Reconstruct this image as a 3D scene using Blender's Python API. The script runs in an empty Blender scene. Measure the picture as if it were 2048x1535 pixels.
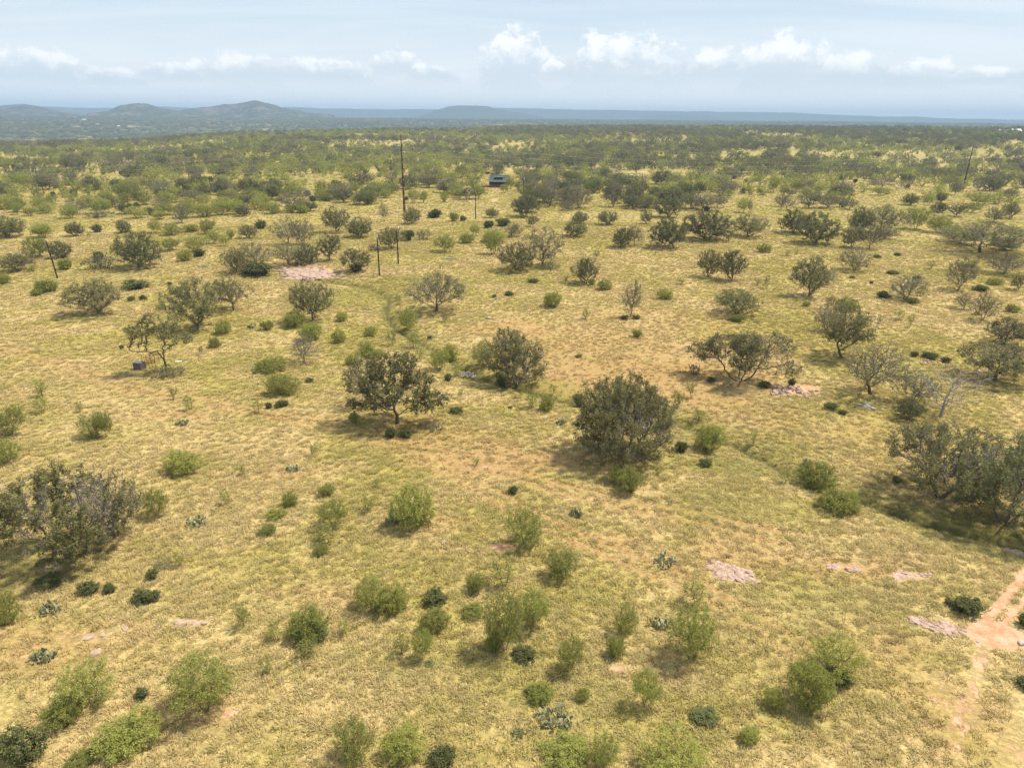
import bpy, math, random
import numpy as np
from mathutils import Vector, Matrix

# ------------------------------------------------------------------ camera
SC = bpy.context.scene
COL = SC.collection
CAM_H = 35.0
FPX = 1366.0                      # focal length in pixels of the 2048 wide photograph
CX, CY = 1024.0, 767.5
PITCH = math.atan((CY - 234.0) / FPX)
ROLL = math.radians(0.5)
_F = np.array([0, math.cos(PITCH), -math.sin(PITCH)])
_R0 = np.array([1.0, 0, 0]); _U0 = np.array([0, math.sin(PITCH), math.cos(PITCH)])
_R = math.cos(ROLL) * _R0 + math.sin(ROLL) * _U0
_U = math.cos(ROLL) * _U0 - math.sin(ROLL) * _R0
cam_data = bpy.data.cameras.new('camera')
cam_data.sensor_width = 36.0
cam_data.lens = FPX / 2048.0 * 36.0
cam_data.clip_start = 0.5
cam_data.clip_end = 60000
cam = bpy.data.objects.new('camera', cam_data)
COL.objects.link(cam)
M = Matrix(((_R[0], _U[0], -_F[0], 0), (_R[1], _U[1], -_F[1], 0), (_R[2], _U[2], -_F[2], CAM_H), (0, 0, 0, 1)))
cam.matrix_world = M
SC.camera = cam

# ------------------------------------------------------------------ sun, sky, exposure
SUN_AZ = math.radians(76)         # clockwise from +Y (the view direction): the sun stands to the right, a little ahead
SUN_EL = math.radians(61)
sd = bpy.data.lights.new('sun', 'SUN')
sd.energy = 4.0
sd.angle = math.radians(4.5)
sd.color = (1.0, 0.93, 0.80)
sun = bpy.data.objects.new('sun', sd)
COL.objects.link(sun)
_sv = Vector((math.sin(SUN_AZ) * math.cos(SUN_EL), math.cos(SUN_AZ) * math.cos(SUN_EL), math.sin(SUN_EL)))
sun.rotation_euler = _sv.to_track_quat('Z', 'Y').to_euler()

SC.view_settings.view_transform = 'Standard'
SC.view_settings.look = 'None'
SC.view_settings.gamma = 1
SC.view_settings.exposure = 0.90
SC.view_settings.use_curve_mapping = False
SC.cycles.max_bounces = 5
SC.cycles.diffuse_bounces = 2
SC.cycles.glossy_bounces = 1
SC.cycles.transmission_bounces = 3
SC.cycles.transparent_max_bounces = 4
SC.cycles.volume_bounces = 0
SC.cycles.caustics_reflective = False
SC.cycles.caustics_refractive = False
SC.cycles.use_adaptive_sampling = True
SC.cycles.adaptive_threshold = 0.012
SC.cycles.use_denoising = True
SC.cycles.denoising_prefilter = 'NONE'
SC.cycles.sample_clamp_indirect = 4

class NT:
    """small helper for writing node trees"""
    def __init__(s, tree):
        s.t = tree
    def n(s, typ, **kw):
        nd = s.t.nodes.new(typ)
        for k, v in kw.items():
            setattr(nd, k, v)
        return nd
    def l(s, a, b):
        s.t.links.new(a, b)
    def put(s, sock, v):
        if isinstance(v, bpy.types.NodeSocket):
            s.l(v, sock)
        elif isinstance(v, (tuple, list)) and len(v) == 3 and sock.type == 'RGBA':
            sock.default_value = (*v, 1)
        else:
            sock.default_value = v
    def m(s, op, a, b=0.0, c=None, clamp=False):
        nd = s.n('ShaderNodeMath', operation=op, use_clamp=clamp)
        s.put(nd.inputs[0], a); s.put(nd.inputs[1], b)
        if c is not None:
            s.put(nd.inputs[2], c)
        return nd.outputs[0]
    def mix(s, f, a, b, blend='MIX'):
        nd = s.n('ShaderNodeMix', data_type='RGBA', blend_type=blend)
        s.put(nd.inputs[0], f); s.put(nd.inputs[6], a); s.put(nd.inputs[7], b)
        return nd.outputs[2]
    def ss(s, v, lo, hi, a=0.0, b=1.0):
        nd = s.n('ShaderNodeMapRange', interpolation_type='SMOOTHSTEP')
        s.put(nd.inputs[0], v)
        for i, q in enumerate((lo, hi, a, b)):
            s.put(nd.inputs[i + 1], q)
        return nd.outputs[0]
    def noise(s, vec, scale, detail=4, rough=0.55, dist=0.0):
        nd = s.n('ShaderNodeTexNoise')
        if vec is not None:
            s.l(vec, nd.inputs['Vector'])
        nd.inputs['Scale'].default_value = scale
        nd.inputs['Detail'].default_value = detail
        nd.inputs['Roughness'].default_value = rough
        nd.inputs['Distortion'].default_value = dist
        return nd.outputs[0]
    def map(s, vec, scale=(1, 1, 1), rot=(0, 0, 0), loc=(0, 0, 0)):
        nd = s.n('ShaderNodeMapping')
        s.l(vec, nd.inputs[0])
        nd.inputs['Scale'].default_value = scale
        nd.inputs['Rotation'].default_value = rot
        nd.inputs['Location'].default_value = loc
        return nd.outputs[0]

def ray(px, py):
    d = _F + _R * ((px - CX) / FPX) + _U * ((CY - py) / FPX)
    return d

def world_sky():
    w = bpy.data.worlds.new('World'); SC.world = w
    w.use_nodes = True
    t = w.node_tree; t.nodes.clear(); g = NT(t)
    out = g.n('ShaderNodeOutputWorld'); bg = g.n('ShaderNodeBackground')
    g.l(bg.outputs[0], out.inputs[0])
    sky = g.n('ShaderNodeTexSky', sky_type='NISHITA')
    sky.sun_disc = False
    sky.sun_elevation = SUN_EL
    sky.sun_rotation = SUN_AZ
    sky.air_density = 1.0; sky.dust_density = 1.5; sky.ozone_density = 1.2; sky.altitude = 300
    tc = g.n('ShaderNodeTexCoord')
    sep = g.n('ShaderNodeSeparateXYZ'); g.l(tc.outputs['Generated'], sep.inputs[0])
    X, Y, Z = sep.outputs
    az0 = g.m('ARCTAN2', X, Y)
    az = g.m('PINGPONG', g.m('ADD', az0, 0.70), 1.40)       # the row of clouds goes on all round the horizon
    az = g.m('SUBTRACT', az, 0.70)
    el = g.m('ARCSINE', Z)
    # a thin veil of high cloud over the whole sky
    cmb = g.n('ShaderNodeCombineXYZ')
    zz = g.m('ADD', g.m('ABSOLUTE', Z), 0.12)
    g.l(g.m('DIVIDE', X, zz), cmb.inputs[0]); g.l(g.m('DIVIDE', Y, zz), cmb.inputs[1])
    veil = g.noise(g.map(cmb.outputs[0], scale=(0.55, 1.5, 1), rot=(0, 0, 0.35)), 0.8, 6, 0.55, 0.6)
    veil = g.ss(veil, 0.30, 0.72)
    skyc = g.n('ShaderNodeMix', data_type='RGBA', blend_type='MULTIPLY')
    skyc.inputs[0].default_value = 1.0
    g.l(sky.outputs[0], skyc.inputs[6]); skyc.inputs[7].default_value = (.65, .65, .65, 1)
    K = 0.65 / 0.10                                         # the background strength is 0.10
    base = g.mix(0.74, skyc.outputs[2], (0.555 * K, 0.685 * K, 0.80 * K))
    base = g.mix(g.m('MULTIPLY', veil, 0.50), base, (0.84 * K, 0.89 * K, 0.92 * K))
    low = g.ss(el, 0.0, 0.16, 0.85, 0.0)
    base = g.mix(low, base, (0.82 * K, 0.865 * K, 0.885 * K))
    # a row of cumulus low over the horizon: (azimuth px, base px, half width px, top px, opacity)
    CL = [(60, 160, 75, 96, .85), (345, 160, 60, 122, .6), (490, 160, 75, 108, .85), (640, 160, 95, 116, .85),
          (785, 150, 42, 98, .8), (850, 160, 60, 124, .6), (1030, 165, 60, 68, .95), (1110, 160, 55, 118, .7), (1245, 165, 125, 78, 1.0),
          (1435, 160, 60, 100, .7), (1565, 168, 85, 80, .85), (1695, 168, 75, 102, .8), (1830, 168, 75, 118, .7), (1960, 166, 80, 132, .6),
          (2090, 166, 60, 120, .6), (230, 166, 60, 132, .5), (-60, 166, 60, 112, .6)]
    vec = g.n('ShaderNodeCombineXYZ'); g.l(az, vec.inputs[0]); g.l(g.m('MULTIPLY', el, 1.25), vec.inputs[1])
    nz = g.noise(vec.outputs[0], 34, 10, 0.62, 0.2)
    nz2 = g.noise(vec.outputs[0], 95, 6, 0.6, 0.3)
    lump = g.m('ADD', g.m('MULTIPLY', g.m('SUBTRACT', nz, 0.5), 2.1), g.m('MULTIPLY', g.m('SUBTRACT', nz2, 0.5), 0.55))
    dens = None; hrel = None
    for (cx, yb, hw, yt, op) in CL:
        d0 = ray(cx, yb); a = math.atan2(d0[0], d0[1]); e0 = math.atan2(d0[2], math.hypot(d0[0], d0[1]))
        d1 = ray(cx, yt); e1 = math.atan2(d1[2], math.hypot(d1[0], d1[1]))
        wd = hw * 0.00092
        dx = g.m('DIVIDE', g.m('SUBTRACT', az, a), wd)
        dy = g.m('DIVIDE', g.m('SUBTRACT', el, e0), (e1 - e0) * 1.24)
        dyn = g.m('MULTIPLY', g.m('MINIMUM', dy, 0.0), 2.0)
        dyp = g.m('ADD', g.m('MAXIMUM', dy, 0.0), dyn)
        r = g.m('SQRT', g.m('ADD', g.m('MULTIPLY', dx, dx), g.m('MULTIPLY', dyp, dyp)))
        v = g.m('MULTIPLY', g.m('SUBTRACT', 1.0, r), 1.0)
        v = g.m('ADD', v, (op - 1.0) * 0.35)
        if dens is None:
            dens, hrel = v, g.m('MULTIPLY', g.m('GREATER_THAN', v, -0.3), dy)
        else:
            better = g.m('GREATER_THAN', v, dens)
            hrel = g.m('ADD', g.m('MULTIPLY', better, dy), g.m('MULTIPLY', g.m('SUBTRACT', 1.0, better), hrel))
            dens = g.m('MAXIMUM', dens, v)
    body = g.m('ADD', g.m('MAXIMUM', dens, -1.0), g.m('MULTIPLY', lump, 0.62))
    mask = g.ss(body, 0.02, 0.26)
    lo_fade = g.ss(hrel, -0.30, 0.18, 0.0, 1.0)
    mask = g.m('MULTIPLY', mask, lo_fade)
    # bright, sunlit heads and blue-grey bases
    lit = g.ss(g.m('ADD', hrel, g.m('MULTIPLY', lump, 0.60)), 0.24, 0.74)
    ccol = g.mix(lit, (0.63 * K, 0.705 * K, 0.765 * K), (0.93 * K, 0.945 * K, 0.955 * K))
    base = g.mix(g.m('MULTIPLY', mask, 0.95), base, ccol)
    # lower still, faint grey banks of far cloud
    bank = g.noise(g.map(vec.outputs[0], scale=(1, 5, 1)), 9, 5, 0.55)
    bk = g.m('MULTIPLY', g.ss(bank, 0.48, 0.72), g.m('MULTIPLY', g.ss(el, 0.012, 0.03), g.ss(el, 0.05, 0.075, 1.0, 0.0)))
    base = g.mix(g.m('MULTIPLY', bk, 0.45), base, (0.80 * K, 0.835 * K, 0.86 * K))
    g.l(base, bg.inputs[0])
    bg.inputs[1].default_value = 0.10
    w.cycles.sampling_method = 'MANUAL'; w.cycles.sample_map_resolution = 256
world_sky()
# ------------------------------------------------------------------ terrain and the way from the photograph to the ground
rng = np.random.default_rng(7)
random.seed(7)

def sstep(a, b, x):
    t = np.clip((x - a) / (b - a), 0, 1)
    return t * t * (3 - 2 * t)

def _hash(ix, iy, s):
    h = np.sin(ix * 127.1 + iy * 311.7 + s * 74.7) * 43758.5453
    return h - np.floor(h)

def vnoise(x, y, s=0):
    ix, iy = np.floor(x), np.floor(y)
    fx, fy = x - ix, y - iy
    fx = fx * fx * (3 - 2 * fx); fy = fy * fy * (3 - 2 * fy)
    a = _hash(ix, iy, s); b = _hash(ix + 1, iy, s); c = _hash(ix, iy + 1, s); d = _hash(ix + 1, iy + 1, s)
    return a + (b - a) * fx + (c - a) * fy + (a - b - c + d) * fx * fy

def fbm(x, y, s=0, o=4):
    v = 0; a = 0.5; t = 0
    for k in range(o):
        v = v + a * vnoise(x * 2 ** k, y * 2 ** k, s + k); t += a; a *= 0.5
    return v / t

_AZ = np.radians([-90, -50, -37, -28, -20, -10, 0, 15, 36, 50, 90])
_CR = np.array([-6, -6, -5, -3, 2, 7, 11, 15, 19, 19, 15.0])
_RC = np.array([950, 950, 1000, 1050, 1250, 1350, 1450, 1550, 1650, 1650, 1500.0])

def terrain0(x, y):
    r = np.hypot(x, y); az = np.arctan2(x, y)
    c = np.interp(az, _AZ, _CR); rc = np.interp(az, _AZ, _RC)
    z = c * sstep(420, rc, r)
    z = z - (c + 46) * sstep(rc * 1.03, rc * 2.1, r) + 60 * sstep(1900, 5000, r)
    z = z + (fbm(x / 60, y / 60, 3, 3) - 0.5) * 1.3 * sstep(30, 90, r)
    z = z + (fbm(x / 220, y / 220, 11, 3) - 0.5) * 7 * sstep(300, 900, r)
    z = z + (fbm(x / 700, y / 700, 17, 3) - 0.5) * 14 * sstep(2200, 4000, r)
    return z

SWALE = None
def poly_dist(x, y, P):
    """distance to a polyline, and signed side"""
    best = np.full(np.shape(x), 1e9); side = np.zeros(np.shape(x))
    for (a, b) in zip(P[:-1], P[1:]):
        dx, dy = b[0] - a[0], b[1] - a[1]
        L = dx * dx + dy * dy + 1e-9
        t = np.clip(((x - a[0]) * dx + (y - a[1]) * dy) / L, 0, 1)
        ex, ey = x - (a[0] + t * dx), y - (a[1] + t * dy)
        d = np.hypot(ex, ey)
        s = np.sign(dx * ey - dy * ex)
        side = np.where(d < best, s, side); best = np.minimum(best, d)
    return best, side

def terrain(x, y):
    z = terrain0(x, y)
    if SWALE is not None:
        m = (np.hypot(x, y) < 330)
        if np.any(m):
            xs = np.atleast_1d(np.asarray(x, float)); ys = np.atleast_1d(np.asarray(y, float))
            d, s = poly_dist(xs + (fbm(xs / 3, ys / 3, 40, 2) - .5) * 1.2, ys, SWALE)
            # a shallow draw with a small cut bank
            dz = -0.55 * np.exp(-(d / 4.5) ** 2) - 0.55 * np.exp(-(d / 0.75) ** 2)
            z = z + np.where(np.hypot(xs, ys) < 330, dz, 0).reshape(np.shape(z))
    return z

def tz(x, y):
    return float(np.ravel(terrain(np.array([float(x)]), np.array([float(y)])))[0])

def tz0(x, y):
    return float(terrain0(np.array([float(x)]), np.array([float(y)]))[0])

def ground(px, py):
    """where the sight line through a photograph pixel meets the ground"""
    d = ray(px, py)
    if d[2] >= -1e-4:
        d[2] = -1e-4
    ts = 20 * 1.012 ** np.arange(560)
    xs, ys, zs = d[0] * ts, d[1] * ts, CAM_H + d[2] * ts
    h = terrain0(xs, ys)
    k = np.argmax(zs < h)
    if k == 0:
        k = len(ts) - 1
    lo, hi = ts[max(k - 1, 0)], ts[k]
    for _ in range(18):
        mid = 0.5 * (lo + hi)
        if CAM_H + d[2] * mid < tz0(d[0] * mid, d[1] * mid):
            hi = mid
        else:
            lo = mid
    t = 0.5 * (lo + hi)
    return np.array([d[0] * t, d[1] * t])

def at_dist(px, py, r):
    d = ray(px, py); t = r / math.hypot(d[0], d[1])
    return np.array([d[0] * t, d[1] * t, CAM_H + d[2] * t])

def project(p):
    v = np.array([p[0], p[1], p[2] - CAM_H])
    w = v @ _F
    return CX + FPX * (v @ _R) / w, CY - FPX * (v @ _U) / w

G = lambda pts: [ground(*p) for p in pts]
SWALE = G([(560, 548), (640, 556), (700, 565), (745, 574), (780, 592), (770, 615), (790, 650), (835, 678), (871, 694), (905, 716), (960, 748),
           (1050, 770), (1110, 790), (1220, 805), (1340, 832), (1420, 862), (1500, 896), (1600, 946), (1700, 986), (1790, 1012), (1850, 1036),
           (1960, 1066), (2060, 1088), (2200, 1110)])

# ------------------------------------------------------------------ mesh helpers
def mesh_np(name, V, quads=None, tris=None, mats=(), mat_idx=None, smooth=False, attrs=None):
    V = np.asarray(V, np.float32).reshape(-1, 3)
    nq = 0 if quads is None else len(quads); nt = 0 if tris is None else len(tris)
    me = bpy.data.meshes.new(name)
    me.vertices.add(len(V)); me.vertices.foreach_set('co', V.ravel())
    me.loops.add(nq * 4 + nt * 3)
    idx = []
    if nq: idx.append(np.asarray(quads, np.int32).ravel())
    if nt: idx.append(np.asarray(tris, np.int32).ravel())
    me.loops.foreach_set('vertex_index', np.concatenate(idx))
    me.polygons.add(nq + nt)
    st = np.concatenate([np.arange(nq) * 4, nq * 4 + np.arange(nt) * 3]).astype(np.int32)
    me.polygons.foreach_set('loop_start', st)
    if mat_idx is not None:
        me.polygons.foreach_set('material_index', np.asarray(mat_idx, np.int32))
    me.update(calc_edges=True)
    me.polygons.foreach_set('use_smooth', np.full(nq + nt, smooth))
    for k, v in (attrs or {}).items():
        a = me.attributes.new(k, 'FLOAT', 'POINT')
        a.data.foreach_set('value', np.asarray(v, np.float32))
    for m in mats:
        me.materials.append(m)
    return me

def link(name, me, parent=None, loc=None):
    o = bpy.data.objects.new(name, me)
    COL.objects.link(o)
    if parent is not None:
        o.parent = parent
    if loc is not None:
        o.location = loc
    return o

def tag(o, label=None, cat=None, group=None, kind=None):
    for k, v in (('label', label), ('category', cat), ('group', group), ('kind', kind)):
        if v:
            o[k] = v
    return o

def empty(name, loc, rz=0.0, scale=(1, 1, 1)):
    o = bpy.data.objects.new(name, None)
    o.empty_display_size = 0.5
    COL.objects.link(o)
    o.location = loc; o.rotation_euler = (0, 0, rz); o.scale = scale
    return o

class MB:
    """collects boxes, tubes and prisms into one mesh"""
    def __init__(s):
        s.v = []; s.f = []
    def add(s, vs, fs):
        k = len(s.v); s.v += [tuple(map(float, p)) for p in vs]; s.f += [tuple(i + k for i in f) for f in fs]; return s
    def box(s, c, size, rz=0.0):
        hx, hy, hz = size[0] / 2, size[1] / 2, size[2] / 2
        ca, sa = math.cos(rz), math.sin(rz)
        vs = []
        for z in (-hz, hz):
            for x, y in ((-hx, -hy), (hx, -hy), (hx, hy), (-hx, hy)):
                vs.append((c[0] + x * ca - y * sa, c[1] + x * sa + y * ca, c[2] + z))
        return s.add(vs, [(3, 2, 1, 0), (4, 5, 6, 7), (0, 1, 5, 4), (1, 2, 6, 5), (2, 3, 7, 6), (3, 0, 4, 7)])
    def tube(s, a, b, r0, r1=None, n=8):
        r1 = r0 if r1 is None else r1
        a, b = Vector(a), Vector(b); d = (b - a).normalized()
        u = d.orthogonal().normalized(); w = d.cross(u)
        vs = []
        for p, r in ((a, r0), (b, r1)):
            for k in range(n):
                t = 2 * math.pi * k / n
                vs.append(p + u * (r * math.cos(t)) + w * (r * math.sin(t)))
        fs = [(k, (k + 1) % n, n + (k + 1) % n, n + k) for k in range(n)] + [tuple(range(n))[::-1], tuple(range(n, 2 * n))]
        return s.add(vs, fs)
    def path(s, pts, rs, n=6):
        for (a, b, r0, r1) in zip(pts[:-1], pts[1:], rs[:-1], rs[1:]):
            s.tube(a, b, r0, r1, n)
        return s
    def prism(s, pts, z0, z1):
        n = len(pts)
        vs = [(p[0], p[1], z0) for p in pts] + [(p[0], p[1], z1) for p in pts]
        return s.add(vs, [tuple(range(n))[::-1], tuple(range(n, 2 * n))] + [(k, (k + 1) % n, n + (k + 1) % n, n + k) for k in range(n)])
    def mesh(s, name, mat, smooth=False):
        me = bpy.data.meshes.new(name); me.from_pydata(s.v, [], s.f); me.update()
        me.materials.append(mat)
        if smooth:
            me.polygons.foreach_set('use_smooth', [True] * len(me.polygons))
        return me
    def build(s, name, mat, parent=None, loc=None, smooth=False):
        return link(name, s.mesh(name, mat, smooth), parent, loc)
# ------------------------------------------------------------------ materials
def new_mat(name):
    m = bpy.data.materials.new(name); m.use_nodes = True
    m.node_tree.nodes.clear()
    g = NT(m.node_tree)
    out = g.n('ShaderNodeOutputMaterial')
    return m, g, out

def grass_group():
    """colour of the dry grass at a place: inputs green and brown, output colour"""
    t = bpy.data.node_groups.new('range_grass', 'ShaderNodeTree')
    t.interface.new_socket('green', in_out='INPUT', socket_type='NodeSocketFloat')
    t.interface.new_socket('brown', in_out='INPUT', socket_type='NodeSocketFloat')
    t.interface.new_socket('Color', in_out='OUTPUT', socket_type='NodeSocketColor')
    g = NT(t)
    i = g.n('NodeGroupInput'); o = g.n('NodeGroupOutput')
    geo = g.n('ShaderNodeNewGeometry'); P = g.map(geo.outputs['Position'], scale=(1, 1, 0.05))
    n1 = g.noise(P, 0.028, 4, 0.6, 0.8)
    n2 = g.noise(P, 0.13, 4, 0.6, 0.5)
    n3 = g.noise(P, 0.6, 3, 0.6)
    a = g.m('ADD', g.m('MULTIPLY', n1, 0.6), g.m('MULTIPLY', n2, 0.4))
    straw = g.mix(g.ss(n3, 0.35, 0.68), (0.440, 0.328, 0.140), (0.545, 0.412, 0.186))
    yg = g.mix(g.ss(n3, 0.35, 0.70), (0.335, 0.276, 0.070), (0.405, 0.335, 0.090))
    c = g.mix(g.ss(a, 0.43, 0.59), straw, yg)
    ol = g.m('MULTIPLY', g.ss(g.noise(P, 0.075, 5, 0.65, 0.4), 0.56, 0.74), 0.50)
    c = g.mix(ol, c, (0.255, 0.210, 0.058))
    br = g.m('ADD', g.m('MULTIPLY', i.outputs['brown'], 0.85), g.m('MULTIPLY', g.ss(g.noise(g.map(P, loc=(40, 9, 0)), 0.05, 5, 0.65, 0.4), 0.60, 0.78), 0.45), clamp=True)
    c = g.mix(br, c, g.mix(n3, (0.345, 0.200, 0.080), (0.465, 0.292, 0.132)))
    gr = g.m('MULTIPLY', i.outputs['green'], g.ss(n3, 0.1, 0.6, 0.6, 1.0))
    c = g.mix(gr, c, g.mix(n2, (0.185, 0.170, 0.038), (0.345, 0.295, 0.064)))
    g.l(c, o.inputs[0])
    return t
GRASS = grass_group()

def attr(g, name, typ='GEOMETRY'):
    a = g.n('ShaderNodeAttribute', attribute_type=typ, attribute_name=name)
    return a.outputs['Fac']

def ground_mat():
    m, g, out = new_mat('range_ground')
    b = g.n('ShaderNodeBsdfPrincipled')
    b.inputs['Roughness'].default_value = 0.95; b.inputs['Specular IOR Level'].default_value = 0.1
    gg = g.n('ShaderNodeGroup', node_tree=GRASS)
    g.l(attr(g, 'green'), gg.inputs[0]); g.l(attr(g, 'brown'), gg.inputs[1])
    geo = g.n('ShaderNodeNewGeometry'); P = g.map(geo.outputs['Position'], scale=(1, 1, 0.05))
    fine = g.noise(g.map(P, scale=(1.0, 1.35, 1), rot=(0, 0, 0.5)), 2.4, 4, 0.7, 0.8)
    c = g.mix(g.ss(fine, 0.38, 0.62, 0.55, 0.0), gg.outputs[0], (0.170, 0.125, 0.050))       # litter and bare earth between the tufts
    # scattered low green clumps
    vo = g.n('ShaderNodeTexVoronoi', feature='F1'); g.l(P, vo.inputs['Vector']); vo.inputs['Scale'].default_value = 0.62
    sel = g.m('MULTIPLY', g.m('LESS_THAN', vo.outputs['Distance'], 0.24), g.ss(g.noise(P, 0.05, 3), 0.40, 0.60, 0.1, 0.75))
    c = g.mix(g.m('MULTIPLY', sel, g.ss(fine, 0.3, 0.6)), c, (0.085, 0.090, 0.030))
    # woodland floor further off
    wood = attr(g, 'wood')
    c = g.mix(g.m('MULTIPLY', wood, g.ss(g.noise(P, 0.012, 5, 0.7), 0.34, 0.52)), c, (0.070, 0.085, 0.036))
    c = g.mix(attr(g, 'line'), c, (0.070, 0.064, 0.022))          # dark olive line along the cut of the little draw
    soil = attr(g, 'soil')
    sn = g.noise(P, 0.9, 5, 0.7)
    s = g.ss(g.m('ADD', soil, g.m('MULTIPLY', g.m('SUBTRACT', sn, 0.5), 0.9)), 0.38, 0.62)
    sf = g.noise(P, 7.0, 5, 0.75, 0.6)
    sc = g.mix(g.ss(sn, 0.3, 0.7), (0.36, 0.180, 0.092), (0.56, 0.340, 0.220))
    sc = g.mix(g.ss(sf, 0.52, 0.70, 0.0, 0.6), sc, (0.27, 0.150, 0.085))
    sc = g.mix(g.ss(sf, 0.30, 0.42, 0.55, 0.0), sc, (0.66, 0.50, 0.38))
    c = g.mix(s, c, sc)
    g.l(c, b.inputs['Base Color'])
    bp = g.n('ShaderNodeBump'); bp.inputs['Strength'].default_value = 0.8; bp.inputs['Distance'].default_value = 0.28
    g.l(g.m('MULTIPLY', fine, g.m('SUBTRACT', 1.0, g.m('MULTIPLY', s, 0.8))), bp.inputs['Height'])
    g.l(bp.outputs[0], b.inputs['Normal'])
    g.l(b.outputs[0], out.inputs[0])
    return m

def leaf_mat(name, dark, light, odd, trans=0.35, odd_amt=0.2):
    m, g, out = new_mat(name)
    tone = attr(g, 'tone')
    oi = g.n('ShaderNodeObjectInfo')
    c = g.mix(tone, dark, light)
    rnd = g.m('FRACT', g.m('MULTIPLY', oi.outputs['Random'], 7.31))
    c = g.mix(g.m('MULTIPLY', rnd, odd_amt * 2), c, odd)
    hs = g.n('ShaderNodeHueSaturation'); g.l(c, hs.inputs['Color'])
    g.l(g.m('ADD', g.m('MULTIPLY', oi.outputs['Random'], 0.5), 0.75), hs.inputs['Value'])
    d = g.n('ShaderNodeBsdfDiffuse'); g.l(hs.outputs[0], d.inputs[0])
    tr = g.n('ShaderNodeBsdfTranslucent'); g.l(hs.outputs[0], tr.inputs[0])
    mx = g.n('ShaderNodeMixShader'); mx.inputs[0].default_value = trans
    g.l(d.outputs[0], mx.inputs[1]); g.l(tr.outputs[0], mx.inputs[2]); g.l(mx.outputs[0], out.inputs[0])
    return m

def flat_mat(name, c0, c1, scale=6.0, rough=0.85, spec=0.2, bump=0.0, metal=0.0, stretch=(1, 1, 1)):
    m, g, out = new_mat(name)
    b = g.n('ShaderNodeBsdfPrincipled'); b.inputs['Roughness'].default_value = rough
    b.inputs['Specular IOR Level'].default_value = spec; b.inputs['Metallic'].default_value = metal
    tc = g.n('ShaderNodeTexCoord'); P = g.map(tc.outputs['Object'], scale=stretch)
    n = g.noise(P, scale, 5, 0.65, 0.3)
    g.l(g.mix(g.ss(n, 0.3, 0.7), c0, c1), b.inputs['Base Color'])
    if bump:
        bp = g.n('ShaderNodeBump'); bp.inputs['Strength'].default_value = 0.7; bp.inputs['Distance'].default_value = bump
        g.l(n, bp.inputs['Height']); g.l(bp.outputs[0], b.inputs['Normal'])
    g.l(b.outputs[0], out.inputs[0])
    return m

def tuft_mat(name, kind):
    m, g, out = new_mat(name)
    gg = g.n('ShaderNodeGroup', node_tree=GRASS)
    g.l(attr(g, 'green', 'INSTANCER'), gg.inputs[0]); g.l(attr(g, 'brown', 'INSTANCER'), gg.inputs[1])
    oi = g.n('ShaderNodeObjectInfo')
    c = gg.outputs[0]
    if kind == 'straw':
        c = g.mix(g.m('MULTIPLY', attr(g, 'tone'), 0.42), c, (0.72, 0.60, 0.33))
        c = g.mix(g.ss(oi.outputs['Random'], 0.72, 0.95, 0.0, 0.55), c, (0.215, 0.200, 0.050))
    else:
        c = g.mix(0.55, c, (0.190, 0.180, 0.065))
    hs = g.n('ShaderNodeHueSaturation'); g.l(c, hs.inputs['Color'])
    g.l(g.m('ADD', g.m('MULTIPLY', oi.outputs['Random'], 0.4), 0.85), hs.inputs['Value'])
    d = g.n('ShaderNodeBsdfDiffuse'); g.l(hs.outputs[0], d.inputs[0])
    tr = g.n('ShaderNodeBsdfTranslucent'); g.l(hs.outputs[0], tr.inputs[0])
    mx = g.n('ShaderNodeMixShader'); mx.inputs[0].default_value = 0.3
    g.l(d.outputs[0], mx.inputs[1]); g.l(tr.outputs[0], mx.inputs[2]); g.l(mx.outputs[0], out.inputs[0])
    return m

M_GROUND = ground_mat()
M_OAKLEAF = leaf_mat('oak_leaf', (0.076, 0.076, 0.028), (0.290, 0.275, 0.104), (0.235, 0.208, 0.100), 0.38, 0.25)
M_LIVELEAF = leaf_mat('live_oak_leaf', (0.068, 0.076, 0.028), (0.262, 0.265, 0.102), (0.210, 0.200, 0.098), 0.38, 0.25)
M_MESQ = leaf_mat('mesquite_leaf', (0.165, 0.188, 0.040), (0.410, 0.425, 0.112), (0.395, 0.372, 0.105), 0.46, 0.2)
M_JUNI = leaf_mat('juniper_leaf', (0.058, 0.068, 0.026), (0.165, 0.178, 0.066), (0.150, 0.148, 0.055), 0.25, 0.2)
M_BARK = flat_mat('bark', (0.065, 0.050, 0.038), (0.185, 0.150, 0.118), 5, 0.9, 0.1, 0.0, 0, (3, 3, 0.7))
M_TWIG = flat_mat('twig', (0.182, 0.160, 0.124), (0.325, 0.288, 0.226), 3, 0.9, 0.1)
M_MTWIG = flat_mat('mesquite_twig', (0.075, 0.060, 0.040), (0.150, 0.120, 0.080), 3, 0.9, 0.1)
M_DEAD = flat_mat('dead_wood', (0.200, 0.180, 0.160), (0.40, 0.375, 0.345), 4, 0.9, 0.1)
M_STRAW = tuft_mat('straw_grass', 'straw')
M_GREENT = tuft_mat('green_grass', 'green')
M_PAD = leaf_mat('cactus_pad', (0.110, 0.125, 0.055), (0.40, 0.40, 0.235), (0.32, 0.29, 0.18), 0.05, 0.2)
M_ROCK = flat_mat('pink_granite', (0.25, 0.155, 0.118), (0.48, 0.345, 0.272), 3.0, 0.85, 0.2, 0.05)
M_ROCKG = flat_mat('grey_rock', (0.26, 0.22, 0.18), (0.48, 0.42, 0.36), 3.0, 0.85, 0.2, 0.05)
M_STEEL = flat_mat('weathering_steel', (0.050, 0.020, 0.014), (0.085, 0.036, 0.024), 2.0, 0.7, 0.3, 0, 0, (4, 4, 0.3))
M_POLE = flat_mat('creosoted_wood', (0.022, 0.016, 0.013), (0.060, 0.045, 0.036), 3.0, 0.85, 0.2, 0, 0, (6, 6, 0.4))
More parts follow.
